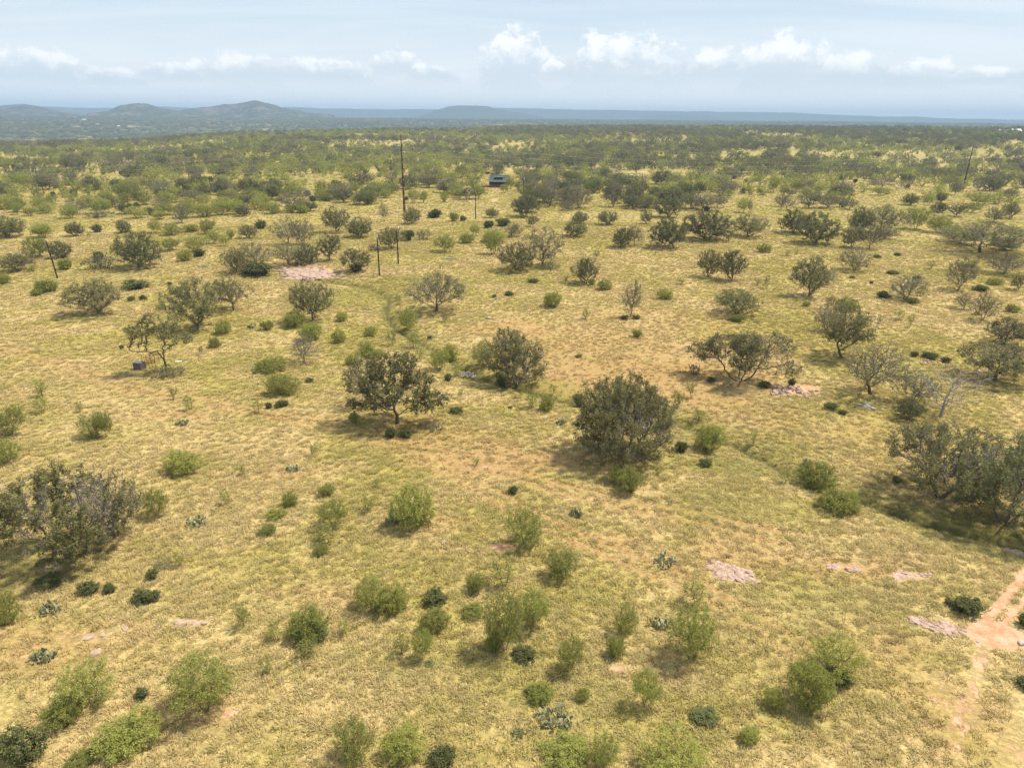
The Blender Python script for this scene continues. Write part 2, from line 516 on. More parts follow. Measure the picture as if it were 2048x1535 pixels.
M_INSUL = flat_mat('pale_insulator', (0.66, 0.68, 0.70), (0.80, 0.81, 0.82), 5.0, 0.3, 0.5)
M_WIRE = flat_mat('aluminium_cable', (0.42, 0.43, 0.44), (0.52, 0.53, 0.54), 1.0, 0.45, 0.5, 0, 0.3)
M_RUST = flat_mat('rusty_pipe', (0.16, 0.055, 0.030), (0.30, 0.12, 0.065), 6.0, 0.85, 0.2)
M_TROUGH = flat_mat('weathered_tin', (0.070, 0.062, 0.066), (0.150, 0.135, 0.140), 4.0, 0.7, 0.3)
M_ROOF = flat_mat('green_metal_roof', (0.050, 0.072, 0.062), (0.075, 0.100, 0.088), 1.5, 0.8, 0.2)
M_WALLD = flat_mat('dark_stained_boards', (0.035, 0.028, 0.030), (0.070, 0.055, 0.055), 3.0, 0.8, 0.2, 0, 0, (6, 6, 0.5))
M_DECK = flat_mat('red_stained_deck', (0.22, 0.060, 0.040), (0.31, 0.095, 0.065), 4.0, 0.8, 0.2)
M_GLASS = flat_mat('dark_window_glass', (0.02, 0.025, 0.03), (0.035, 0.04, 0.05), 1.0, 0.08, 0.5)
M_WHITE = flat_mat('white_paint', (0.70, 0.70, 0.69), (0.80, 0.80, 0.79), 1.0, 0.6, 0.3)
M_TINROOF = flat_mat('pale_tin_roof', (0.62, 0.63, 0.64), (0.76, 0.77, 0.78), 0.8, 0.5, 0.4)
M_POST = flat_mat('steel_fence_post', (0.06, 0.055, 0.05), (0.14, 0.12, 0.10), 4.0, 0.8, 0.2)

def hill_mat(name, rocky):
    m, g, out = new_mat(name)
    d = g.n('ShaderNodeBsdfDiffuse')
    geo = g.n('ShaderNodeNewGeometry'); P = geo.outputs['Position']
    n = g.noise(P, 0.035, 5, 0.7, 0.2); n2 = g.noise(P, 0.009, 4, 0.6)
    c = g.mix(g.ss(n, 0.42, 0.58), (0.028, 0.040, 0.020), (0.085, 0.086, 0.045))
    c = g.mix(g.m('MULTIPLY', g.ss(n2, 0.54, 0.64), rocky), c, g.mix(n, (0.10, 0.075, 0.055), (0.24, 0.18, 0.14)))
    g.l(c, d.inputs[0]); g.l(d.outputs[0], out.inputs[0])
    return m
M_HILL = hill_mat('granite_hill', 0.75)
M_RIDGE = hill_mat('wooded_ridge', 0.12)
# ------------------------------------------------------------------ the ground sheet
# bare soil, green and brown patches: (px, py, rx m, ry m, strength)
SOILS = [(1985, 1270, 2.2, 1.5, .95), (2012, 1268, 1.5, 1.2, .9), (1952, 1266, 1.1, .8, .8), (1455, 1145, 3.6, 2.6, .38), (1810, 1152, 2.6, 0.9, .6), (1700, 1133, 3, .7, .5),
         (1870, 1250, 3.2, 1.2, .40), (1000, 1095, 1.4, .8, .8), (1243, 1337, 1.0, .7, .75), (460, 1425, .75, .55, 1.0), (620, 545, 11, 5, .42),
         (500, 1010, .8, .3, .5), (1880, 1405, 1.8, 1.6, .40), (1925, 1425, 1.4, 1.8, .42), (1845, 1345, 2, 1.5, .34), (1900, 1500, 2.2, 1.2, .38), (2020, 1500, 1.5, 1.5, .45),
         (1600, 780, 4, 2.2, .6), (690, 568, 3.2, .9, .95), (545, 594, 2.6, .7, .8), (990, 400, 3, 12, .6), (985, 390, 3, 5, .5), (1230, 400, 7, 5, .4),
         (1060, 655, 4, 2.0, .50), (1390, 690, 5, 2, .42), (990, 935, 3, .8, .5), (1230, 1075, 1.4, .5, .45), (150, 1275, 3, .9, .42), (380, 1243, 2, .8, .5),
         (975, 680, 5, 3, .42), (1340, 720, 6, 3, .40), (1180, 950, 5, 1.2, .35), (1310, 985, 3.5, .8, .4)]
BROWNS = [(1050, 660, 12, 8, 0.95), (1250, 760, 22, 12, 0.94), (1180, 700, 20, 12, 0.74), (1000, 920, 13, 4, 0.95), (900, 880, 10, 3.5, 0.74), (1300, 640, 18, 10, 0.47), (1500, 830, 10, 6, 0.47),
          (830, 850, 7, 4, 0.68), (1700, 1140, 6, 2, 0.74), (1230, 1080, 4, 1.6, 0.68), (560, 950, 4, 1.3, 0.68), (350, 830, 5, 1.2, 0.81), (100, 1290, 8, 3, 0.61), (1480, 1120, 6, 4, 0.68),
          (1800, 870, 12, 7, 0.47), (1900, 1420, 4, 4, 0.54), (900, 1050, 4, 2, 0.54), (420, 1420, 3, 2, 0.47), (640, 1190, 5, 2.5, 0.41), (1800, 1300, 4, 3, 0.47), (1350, 700, 25, 10, 0.54)]
GREENS = [(1000, 1400, 9, 3, 0.28), (1200, 1480, 8, 2, 0.28), (1500, 1250, 8, 2.6, 0.28), (760, 1330, 6, 2, 0.28), (1650, 1180, 10, 3.5, 0.33), (1600, 1420, 6, 2.5, 0.25), (250, 1010, 9, 3, 0.22), (700, 1010, 6, 2, 0.25), (450, 1330, 6, 2, 0.22), (100, 1230, 7, 2, 0.22), (1750, 1250, 6, 2, 0.28), (1350, 1400, 6, 2, 0.25), (600, 1480, 6, 1.6, 0.22), (60, 880, 10, 4, 0.19), (560, 720, 9, 5, 0.22), (1450, 930, 7, 3.6, .9), (1500, 1010, 9, 4, .65), (1340, 880, 4, 2.4, .6), (720, 590, 9, 8, .85), (650, 600, 10, 6, .7), (790, 620, 9, 6, .6), (850, 560, 20, 8, .4), (1090, 770, 5, 2, .6),
          (1620, 1010, 5, 2, .5), (60, 1130, 6, 3.5, .55), (1130, 1390, 6, 2.5, .55), (860, 1330, 7, 2, .45), (1620, 1200, 6, 2.5, .55), (1300, 1480, 6, 2, .5), (200, 560, 18, 14, .45),
          (600, 480, 30, 18, .4), (900, 480, 26, 16, .4), (1500, 480, 40, 10, .3), (1870, 1320, 3, 1.2, .5), (800, 1500, 5, 1.5, .4), (330, 1100, 4, 1, .3), (1850, 1050, 6, 2, .6), (1830, 820, 6, 3, .4),
          (1290, 930, 6, 2.5, .4), (1700, 900, 5, 2, .35), (1150, 1300, 4, 2, .4)]
TRACKS = [  # polyline of pixels, half width m, strength, what
    ([(2120, 1080), (2048, 1148), (2012, 1195), (1972, 1240), (1960, 1262)], 0.40, 1.1, 'soil'),
    ([(2120, 1120), (2060, 1190), (2030, 1222), (2008, 1250), (1998, 1270)], 0.36, .85, 'soil'),
    ([(1960, 1275), (1955, 1320), (1940, 1370), (1915, 1430), (1890, 1480), (1850, 1535), (1810, 1600)], 0.30, .60, 'soil'),
    ([(1985, 1290), (1965, 1340), (1950, 1400), (1925, 1470), (1900, 1535), (1880, 1600)], 0.26, .56, 'soil'),
    ([(-40, 690), (120, 728), (180, 748), (260, 775), (330, 790), (420, 806), (520, 826), (650, 845), (760, 878), (900, 912), (1000, 942), (1100, 972), (1230, 1006), (1400, 1036), (1560, 1075)], 0.42, 1.25, 'pair'),
    ([(880, 930), (960, 975), (1040, 1022), (1150, 1072), (1260, 1120), (1360, 1158), (1450, 1205), (1600, 1300)], 0.42, 1.15, 'pair'),
    ([(560, 436), (760, 425), (900, 408), (960, 398), (985, 388), (992, 375)], 1.0, .35, 'soil'),
    ([(0, 452), (150, 447), (330, 447)], 1.0, .3, 'brown'),
    ([(1440, 905), (1340, 842), (1200, 810), (1100, 792)], 0.5, .4, 'soil'),
]
_masks = {'soil': [], 'brown': [], 'green': []}
for nm, L in (('soil', SOILS), ('brown', BROWNS), ('green', GREENS)):
    for (px, py, rx, ry, s) in L:
        c = ground(px, py); _masks[nm].append((c[0], c[1], rx, ry, s))
_tracks = [(G(p), w, s, k) for (p, w, s, k) in TRACKS if k != 'pair']
def offset_line(P, o):
    P = np.array(P); d = np.gradient(P, axis=0); d /= np.linalg.norm(d, axis=1)[:, None] + 1e-9
    return [tuple(p) for p in P + np.stack([-d[:, 1], d[:, 0]], 1) * o]
for (p, w, s, k) in TRACKS:
    if k == 'pair':
        L = G(p)
        _tracks += [(offset_line(L, .85), w, s, 'brown'), (offset_line(L, -.85), w, s, 'brown')]

def masks(x, y):
    """soil, brown and green at places on the ground"""
    x = np.asarray(x, float); y = np.asarray(y, float)
    out = {}
    wob = (fbm(x / 2.2, y / 2.2, 60, 3) - 0.5); wob2 = (fbm(x / 9, y / 9, 70, 3) - 0.5)
    near = np.hypot(x, y) < 700
    for nm in ('soil', 'brown', 'green'):
        v = np.zeros(x.shape)
        for (cx, cy, rx, ry, s) in _masks[nm]:
            q = np.sqrt(((x - cx) / rx) ** 2 + ((y - cy) / ry) ** 2) + wob * 0.8 + wob2 * 0.6
            v = np.maximum(v, s * (1 - sstep(0.45, 1.25, q)))
        for (P, w, s, k) in _tracks:
            if k != nm:
                continue
            idx = np.where(near)[0]
            d, _ = poly_dist(x[idx] + wob[idx] * 0.5, y[idx] + wob2[idx] * 0.5, P)
            t = s * (1 - sstep(w * 0.5, w * 1.6, d)) * (0.85 + wob[idx] * .7)
            v[idx] = np.maximum(v[idx], t)
        if nm == 'green':
            idx = np.where(near)[0]
            d, side = poly_dist(x[idx], y[idx], SWALE)
            v[idx] = np.maximum(v[idx], 0.80 * (1 - sstep(1.2, 5.5, d + wob2[idx] * 4)))
        if nm == 'green':
            rr = np.hypot(x, y)
            v = np.maximum(v, sstep(170, 300, rr) * (.26 + .38 * sstep(.4, .62, fbm(x / 45, y / 45, 77, 3))) * (1 - sstep(1500, 3000, rr)))
        if nm == 'brown':
            idx = np.where(near)[0]
            d, side = poly_dist(x[idx], y[idx], SWALE)
            v[idx] = np.maximum(v[idx], .9 * (1 - sstep(.3, .8, d + wob[idx] * .8)))
        out[nm] = v
    ln_ = np.zeros(x.shape); idx = np.where(near)[0]
    d, side = poly_dist(x[idx], y[idx], SWALE)
    ln_[idx] = .9 * (1 - sstep(.40, 1.0, d + wob[idx] * .8))
    out['line'] = ln_
    return out

def build_ground():
    nr = [20.0]
    while nr[-1] < 11800:
        r = nr[-1]
        dr = 0.45 if r < 150 else min(0.45 + (r - 150) * 0.012, 0.016 * r + 0.0)
        if r > 400: dr = max(dr, 0.022 * r)
        nr.append(r + dr)
    nr = np.array(nr)
    az = np.radians(np.linspace(-78, 78, 560))
    A, Rr = np.meshgrid(az, nr)
    X = np.sin(A) * Rr; Y = np.cos(A) * Rr - 40.0
    x, y = X.ravel(), Y.ravel()
    z = terrain(x, y)
    mk = masks(x, y)
    r = np.hypot(x, y)
    wood = sstep(1000, 2000, r)
    n0, n1 = len(nr), len(az)
    k = np.arange(n0 * n1).reshape(n0, n1)
    q = np.stack([k[:-1, :-1], k[:-1, 1:], k[1:, 1:], k[1:, :-1]], -1).reshape(-1, 4)
    me = mesh_np('ground', np.stack([x, y, z], 1), q, mats=[M_GROUND], smooth=True,
                 attrs={'soil': mk['soil'], 'brown': mk['brown'], 'green': mk['green'], 'wood': wood, 'line': mk['line']})
    o = link('ground', me); tag(o, 'dry straw coloured rangeland with reddish soil showing through', 'ground', kind='structure')
    print('ground', len(q))
build_ground()

# ------------------------------------------------------------------ far hills and ridges, each a body of its own
def hill(name, label, prof, r, depth, mat, base=-30, rough=6.0, ns=110, nt=26):
    prof = np.array(prof, float)
    s = np.linspace(prof[0, 0], prof[-1, 0], ns); yy = np.interp(s, prof[:, 0], prof[:, 1])
    ker = np.array([1, 2, 1]) / 4
    yy[1:-1] = np.convolve(yy, ker, 'valid')
    V = []
    for j in range(nt):
        t = -1 + 2 * j / (nt - 1)
        f = max(0.0, .5 + .5 * math.cos(math.pi * t))
        for i in range(ns):
            p = at_dist(s[i], yy[i], r)
            top = max(p[2] - base, 1.0)
            q = np.array([p[0], p[1]]); u = q / np.linalg.norm(q)
            xy = q + u * t * depth
            nz = (float(fbm(np.array([xy[0] / (depth * .22)]), np.array([xy[1] / (depth * .22)]), 91, 4)[0]) - 0.5) * rough * (0.25 + f) * min(1, top / 60)
            V.append((xy[0], xy[1], base + top * f ** 0.8 + nz * (1 if f > 0 else 0)))
    k = np.arange(nt * ns).reshape(nt, ns)
    qd = np.stack([k[:-1, :-1], k[:-1, 1:], k[1:, 1:], k[1:, :-1]], -1).reshape(-1, 4)
    me = mesh_np(name, V, qd, mats=[mat], smooth=False)
    return tag(link(name, me), label, 'hill', kind='structure')
hill('granite_hill', 'low rocky hill at the far left of the skyline', [(-120, 226), (-60, 221), (0, 216), (30, 212), (50, 210.5), (75, 213), (110, 218), (150, 224), (170, 230)], 5600, 800, M_HILL, rough=36)
hill('granite_hill', 'rounded rocky granite dome left of the larger dome', [(165, 232), (215, 221), (240, 212), (262, 208), (275, 207), (300, 210), (325, 216), (345, 221), (390, 231)], 5200, 760, M_HILL, rough=40)
hill('granite_hill', 'largest rocky granite dome with a long low shoulder', [(345, 232), (380, 219), (400, 216), (440, 215), (470, 212), (490, 208), (512, 206), (535, 209), (560, 213), (580, 217), (610, 223), (670, 232)], 5300, 800, M_HILL, rough=44)
hill('mesa', 'blue flat topped mesa on the skyline', [(835, 235), (870, 221), (895, 214), (920, 211.5), (950, 211.5), (975, 213), (992, 218), (1010, 222), (1050, 227), (1085, 235)], 7600, 900, M_RIDGE, rough=14)
hill('mesa', 'small low butte in front of the long blue ridge', [(1280, 238), (1300, 231.5), (1325, 230), (1360, 230), (1375, 232), (1400, 231), (1425, 232), (1465, 239)], 8300, 900, M_RIDGE, rough=10)
hill('ridge', 'long flat blue ridge along the whole skyline', [(-700, 210), (-300, 212), (0, 214), (100, 214), (200, 216), (330, 214), (420, 217), (560, 215), (590, 214.5), (640, 217), (720, 218.5), (850, 219),
     (1000, 216), (1040, 216.5), (1100, 218.5), (1200, 220.5), (1225, 219.5), (1300, 221.5), (1500, 224.5), (1600, 226), (1640, 229.5), (1800, 233.5), (1825, 232.5), (1850, 234), (1900, 237), (2048, 240), (2300, 246), (2700, 254)], 9600, 900, M_RIDGE, base=-30, rough=16, ns=260)
# ------------------------------------------------------------------ growing trees
def colonize(att, P0, par0, step, infl, kill, rs, iters=90, jit=0.25, grav=0.0, cap=4000):
    P = [np.array(p, float) for p in P0]; par = list(par0)
    PA = np.array(P)
    D = np.linalg.norm(att[:, None, :] - PA[None], axis=2)
    near = D.argmin(1); dist = D.min(1)
    alive = np.ones(len(att), bool)
    for it in range(iters):
        act = alive & (dist < infl)
        if not act.any():
            break
        ids = near[act]
        dv = att[act] - PA[ids]
        dv /= np.linalg.norm(dv, axis=1)[:, None] + 1e-9
        u, inv = np.unique(ids, return_inverse=True)
        S = np.zeros((len(u), 3)); np.add.at(S, inv, dv)
        S /= np.linalg.norm(S, axis=1)[:, None] + 1e-9
        S += rs.normal(0, jit, S.shape); S[:, 2] += grav
        S /= np.linalg.norm(S, axis=1)[:, None] + 1e-9
        new = PA[u] + S * step
        base = len(PA)
        PA = np.vstack([PA, new]); par += list(u)
        Dn = np.linalg.norm(att[:, None, :] - new[None], axis=2)
        nn = Dn.argmin(1); dn = Dn.min(1)
        b = dn < dist
        near[b] = base + nn[b]; dist[b] = dn[b]
        alive &= dist > kill
        if len(PA) > cap:
            break
    return PA, np.array(par)

def radii(PA, par, tip, expo):
    n = len(PA); acc = np.zeros(n); r = np.zeros(n)
    for i in range(n - 1, -1, -1):
        r[i] = tip if acc[i] == 0 else acc[i] ** (1 / expo)
        if par[i] >= 0:
            acc[par[i]] += r[i] ** expo
    return r

def tubes(PA, par, r, sel, flare=None):
    """frustum per segment; returns V, quads"""
    Vs, Qs = [], []; off = 0
    ch = np.where((par >= 0) & sel)[0]
    pr = par[ch]
    d = PA[ch] - PA[pr]; d /= np.linalg.norm(d, axis=1)[:, None] + 1e-9
    rb = np.minimum(r[pr], r[ch] * 1.25)
    for n, lo, hi in ((3, 0, 0.03), (4, 0.03, 0.07), (7, 0.07, 9)):
        k = np.where((r[ch] >= lo) & (r[ch] < hi))[0]
        if len(k) == 0:
            continue
        dd = d[k]
        ref = np.where(np.abs(dd[:, 2:3]) > 0.9, np.array([[1.0, 0, 0]]), np.array([[0, 0, 1.0]]))
        u = np.cross(dd, ref); u /= np.linalg.norm(u, axis=1)[:, None]; w = np.cross(dd, u)
        a = np.linspace(0, 2 * np.pi, n, endpoint=False)
        ring = u[:, None, :] * np.cos(a)[None, :, None] + w[:, None, :] * np.sin(a)[None, :, None]
        v0 = PA[pr[k]][:, None, :] - dd[:, None, :] * 0.01 + ring * rb[k][:, None, None]
        v1 = PA[ch[k]][:, None, :] + dd[:, None, :] * 0.01 + ring * r[ch[k]][:, None, None]
        V = np.concatenate([v0, v1], 1).reshape(-1, 3)
        m = len(k); b = (np.arange(m) * 2 * n)[:, None]
        j = np.arange(n)[None]; jn = (j + 1) % n
        Q = np.stack([b + j, b + jn, b + n + jn, b + n + j], -1).reshape(-1, 4) + off
        Vs.append(V); Qs.append(Q); off += len(V)
    return np.concatenate(Vs), np.concatenate(Qs)

def twig_tris(base, tip, rad):
    d = tip - base; L = np.linalg.norm(d, axis=1)[:, None] + 1e-9; d = d / L
    ref = np.where(np.abs(d[:, 2:3]) > 0.9, np.array([[1.0, 0, 0]]), np.array([[0, 0, 1.0]]))
    u = np.cross(d, ref); u /= np.linalg.norm(u, axis=1)[:, None] + 1e-9; w = np.cross(d, u)
    V = np.stack([base + u * rad, base - 0.5 * u * rad + 0.87 * w * rad, base - 0.5 * u * rad - 0.87 * w * rad, tip], 1).reshape(-1, 3)
    b = (np.arange(len(base)) * 4)[:, None]
    T = np.concatenate([b + np.array([[0, 1, 3]]), b + np.array([[1, 2, 3]]), b + np.array([[2, 0, 3]])], 0)
    return V, T

def leaf_quads(c, size, rs, aspect=0.55, up=0.35, droop=0.0):
    n = len(c)
    a = rs.normal(0, 1, (n, 3)); a[:, 2] = a[:, 2] * 0.6 - droop
    a /= np.linalg.norm(a, axis=1)[:, None] + 1e-9
    nn = rs.normal(0, 1, (n, 3)); nn[:, 2] += up * 2
    w = np.cross(a, nn); w /= np.linalg.norm(w, axis=1)[:, None] + 1e-9
    L = size * rs.uniform(0.65, 1.35, n)
    a = a * L[:, None]; w = w * (L * aspect * 0.5)[:, None]
    V = np.stack([c - a * 0.5, c + w - a * 0.05, c + a * 0.5, c - w - a * 0.05], 1).reshape(-1, 3)
    b = (np.arange(n) * 4)[:, None]
    return V, b + np.array([[0, 1, 2, 3]])

def lobes_points(lobes, n, rs, hollow=0.35):
    """points inside a union of ellipsoids (cx,cy,cz,rx,ry,rz)"""
    L = np.array(lobes, float)
    w = L[:, 3] * L[:, 4] * L[:, 5]; w = w / w.sum()
    k = rs.choice(len(L), n, p=w)
    d = rs.normal(0, 1, (n, 3)); d /= np.linalg.norm(d, axis=1)[:, None]
    rad = hollow + (1 - hollow) * rs.uniform(0, 1, n) ** 0.5
    return L[k, :3] + d * rad[:, None] * L[k, 3:6]

def rand_lobes(rs, W, H, z0, k, spread=0.55, size=0.5):
    """lumpy crown: width W, from height z0 to H"""
    L = []
    for i in range(k):
        a = 2 * np.pi * (i + rs.uniform(-.3, .3)) / k
        rr = W / 2 * spread * rs.uniform(0.75, 1.1)
        hz = z0 + (H - z0) * rs.uniform(0.32, 0.62)
        s = size * rs.uniform(0.75, 1.15)
        L.append((math.cos(a) * rr, math.sin(a) * rr, hz, W / 2 * s, W / 2 * s, (H - z0) * 0.36 * rs.uniform(.8, 1.15)))
    L.append((rs.normal(0, .05) * W, rs.normal(0, .05) * W, z0 + (H - z0) * 0.66, W * 0.30, W * 0.30, (H - z0) * 0.36))
    return L

class TreeMesh:
    """two meshes (trunk with its limbs, crown of twigs and leaves) grown to a unit width W and height H"""
    def __init__(s, name, seed, W, H, lobes=None, fork=0.22, stems=1, stem_spread=0.0, natt=700, step=0.34, tip=0.014, expo=2.25,
                 twigs=5, twig_len=0.5, twig_r=0.011, leafy=0.5, leaf=0.2, leaf_n=6, leaf_aspect=0.6, droop=0.1, clump=1.1, grav=0.02, jit=0.28,
                 lean=(0, 0), leaf_mat=None, twig_mat=None, bark=None, extra=None, lod=False, flat_leaf=0.35):
        rs = np.random.default_rng(seed)
        z0 = H * fork
        lobes = lobes or rand_lobes(rs, W, H, z0 * 0.75, 8)
        att = lobes_points(lobes, natt, rs)
        att = att[att[:, 2] > max(0.12 * H * fork * 2, 0.15)]
        P0, par = [], []
        for k in range(stems):
            a = 2 * np.pi * k / stems + rs.uniform(-.5, .5)
            b0 = np.array([math.cos(a), math.sin(a), 0]) * (0.05 * stem_spread if stems > 1 else 0)
            m = max(3, int(z0 / step) + 1)
            prev = -1
            for i in range(m + 1):
                t = i / m
                q = b0 + np.array([lean[0] * t + rs.normal(0, .03) * H * .2, lean[1] * t + rs.normal(0, .03) * H * .2, -0.25 + (z0 + .25) * t])
                q[:2] += b0[:2] * 0 + np.array([math.cos(a), math.sin(a)]) * stem_spread * t
                P0.append(q); par.append(prev); prev = len(P0) - 1
        if extra:
            for (frm, pts) in extra:                       # a limb drawn by hand
                prev = min(frm, len(P0) - 1)
                for q in pts:
                    P0.append(np.array(q, float)); par.append(prev); prev = len(P0) - 1
        # bring far attraction points within reach
        PA, par = colonize(att, P0, par, step, max(W, H) * 0.8, step * 1.7, rs, jit=jit, grav=grav)
        r = radii(PA, par, tip, expo)
        # root flare
        zrel = np.clip(PA[:, 2] / max(z0, .3), 0, 1)
        isroot = np.arange(len(PA)) < len(P0)
        r = np.where(isroot, r * (1 + 0.45 * (1 - zrel) ** 2), r)
        V, Q = tubes(PA, par, r, np.ones(len(PA), bool))
        s.mats = [bark or M_BARK, twig_mat or M_TWIG, leaf_mat or M_OAKLEAF]
        s.trunk = None if lod else mesh_np(name + '_trunk', V, Q, mats=[bark or M_BARK], smooth=True)
        # twigs on everything thin
        thin = np.where((r < tip * 4.5) & (par >= 0))[0]
        base = np.repeat(PA[thin], twigs, 0)
        pd = np.repeat(PA[thin] - PA[par[thin]], twigs, 0); pd /= np.linalg.norm(pd, axis=1)[:, None] + 1e-9
        dd = pd * 0.6 + rs.normal(0, 0.6, base.shape); dd[:, 2] += 0.15 - droop
        dd /= np.linalg.norm(dd, axis=1)[:, None] + 1e-9
        ln = twig_len * rs.uniform(0.5, 1.3, len(base))
        tipp = base + dd * ln[:, None]
        tv, tt = twig_tris(base, tipp, twig_r)
        # leaves sit in clumps of the crown, leaving other limbs bare
        lum = fbm(tipp[:, 0] / clump + 50 + seed, tipp[:, 1] / clump + tipp[:, 2] / clump * 0.83 + 50, seed % 17, 2)
        thr = np.quantile(lum, 1 - leafy) if leafy < 1 else -1
        hold = np.where(lum >= thr)[0] if leafy > 0 else np.array([], int)
        Vs, tones, qs = [tv], [np.full(len(tv), 0.5)], None
        mi = np.zeros(len(tt), int)
        if len(hold):
            c = np.repeat(base[hold], leaf_n, 0) * 0
            f = rs.uniform(0.25, 1.1, len(c))[:, None]
            c = np.repeat(base[hold], leaf_n, 0) * (1 - f) + np.repeat(tipp[hold], leaf_n, 0) * f + rs.normal(0, leaf * 0.45, c.shape)
            c[:, 2] = np.maximum(c[:, 2], 0.06)
            lv, lq = leaf_quads(c, leaf, rs, leaf_aspect, flat_leaf, droop)
            cl = np.repeat(np.repeat(rs.uniform(0, 1, len(hold)), leaf_n), 4) * 0.5 + np.repeat(rs.uniform(0, 1, len(c)), 4) * 0.5
            Vs.append(lv); tones.append(cl); qs = lq + len(tv)
            mi = np.concatenate([np.ones(len(lq), int), mi])
        s.crown = None if lod else mesh_np(name + '_crown', np.concatenate(Vs), qs, tt, mats=[twig_mat or M_TWIG, leaf_mat or M_OAKLEAF], mat_idx=mi, attrs={'tone': np.concatenate(tones)})
        s.raw = (V, Q, np.concatenate(Vs), qs, tt, mi, np.concatenate(tones))
        allp = np.concatenate([tipp, PA])
        s.W = 2 * np.quantile(np.hypot(allp[:, 0], allp[:, 1]), 0.965)
        s.H = np.quantile(allp[:, 2], 0.992)
        s.ntri = len(Q) * 2 + len(tt) + (0 if qs is None else len(qs) * 2)

TRI = 0
def TM(*a, **k):
    global TRI
    t = TreeMesh(*a, **k); TRI += t.ntri
    return t

def make_library():
    L = {}
    # o: post oak, grey twigs with dark leaf clumps;  b: nearly bare grey oak;  d: dense live oak;  D: dead
    L['o'] = [TM('oak', 100 + i, 9 + (i % 3), 7.5, fork=(.20, .26, .16, .3)[i % 4], leafy=(.62, .5, .7, .55)[i % 4], leaf=.165, leaf_n=7, natt=800, clump=1.3, twigs=6, twig_r=.012,
                 stems=(1, 1, 2, 1)[i % 4], stem_spread=.5, lean=(rng.uniform(-.5, .5), rng.uniform(-.5, .5))) for i in range(5)]
    L['b'] = [TM('bare_oak', 200 + i, 9, 7, fork=(.16, .24, .2)[i % 3], leafy=(.34, .20, .42)[i % 3], leaf=.15, leaf_n=4, natt=900, twigs=8, twig_r=.012, tip=.015,
                 stems=(2, 1, 1)[i % 3], stem_spread=.6) for i in range(4)]
    L['d'] = [TM('live_oak', 300 + i, 9.5, 7, fork=.13, leafy=.80, leaf=.17, leaf_n=7, natt=760, twigs=6, stems=(2, 1, 3)[i % 3], stem_spread=.7, leaf_mat=M_LIVELEAF,
                 lobes=rand_lobes(np.random.default_rng(330 + i), 9.5, 7, .35, 8, .55, .5)) for i in range(4)]
    L['D'] = [TM('dead_oak', 400 + i, 9, 7, fork=.22, leafy=0, natt=260, twigs=2, twig_r=.014, tip=.02, bark=M_DEAD, twig_mat=M_DEAD, jit=.4) for i in range(2)]
    mq = dict(leaf_mat=M_MESQ, twig_mat=M_MTWIG, tip=.010, expo=2.3, leaf_aspect=.34, droop=.25, clump=.8)
    L['m'] = [TM('mesquite', 500 + i, 5.4, 4.2, fork=(.2, .14, .24, .1)[i % 4], stems=(2, 3, 1, 4)[i % 4], stem_spread=.55, natt=420, step=.26, twigs=4, twig_len=.5, twig_r=.008,
                 leafy=.88, leaf=.165, leaf_n=8, **mq) for i in range(5)]
    L['mb'] = [TM('mesquite_bush', 600 + i, 4.4, 3.0, fork=.06, stems=5, stem_spread=.5, natt=420, step=.22, twigs=5, twig_len=.42, twig_r=.007, leafy=.92, leaf=.155, leaf_n=8,
                  lobes=rand_lobes(np.random.default_rng(630 + i), 4.4, 3.0, .15, 7, .55, .48), **mq) for i in range(5)]
    L['ms'] = [TM('mesquite_sapling', 700 + i, 2.0, 2.3, fork=.22, stems=(1, 2, 2)[i % 3], stem_spread=.2, natt=110, step=.2, twigs=4, twig_len=.36, twig_r=.007, leafy=.8, leaf=.15, leaf_n=4, **mq) for i in range(3)]
    L['j'] = [TM('juniper', 800 + i, 2.6, 1.9, fork=.05, stems=4, stem_spread=.4, natt=300, step=.17, twigs=5, twig_len=.26, twig_r=.007, leafy=1, leaf=.15, leaf_n=5, leaf_mat=M_JUNI,
                 lobes=rand_lobes(np.random.default_rng(830 + i), 2.6, 1.9, .08, 6, .5, .55), clump=.6, leaf_aspect=.5) for i in range(4)]
    L['w'] = [TM('brush', 900 + i, 3, 1.3, fork=.04, stems=5, stem_spread=.6, natt=220, step=.2, twigs=5, twig_len=.36, twig_r=.009, leafy=.4, leaf=.14, leaf_n=3,
                 lobes=rand_lobes(np.random.default_rng(930 + i), 3, 1.3, .05, 6, .6, .5), clump=.5) for i in range(2)]
    return L
LIB = make_library()
print('library triangles', TRI)
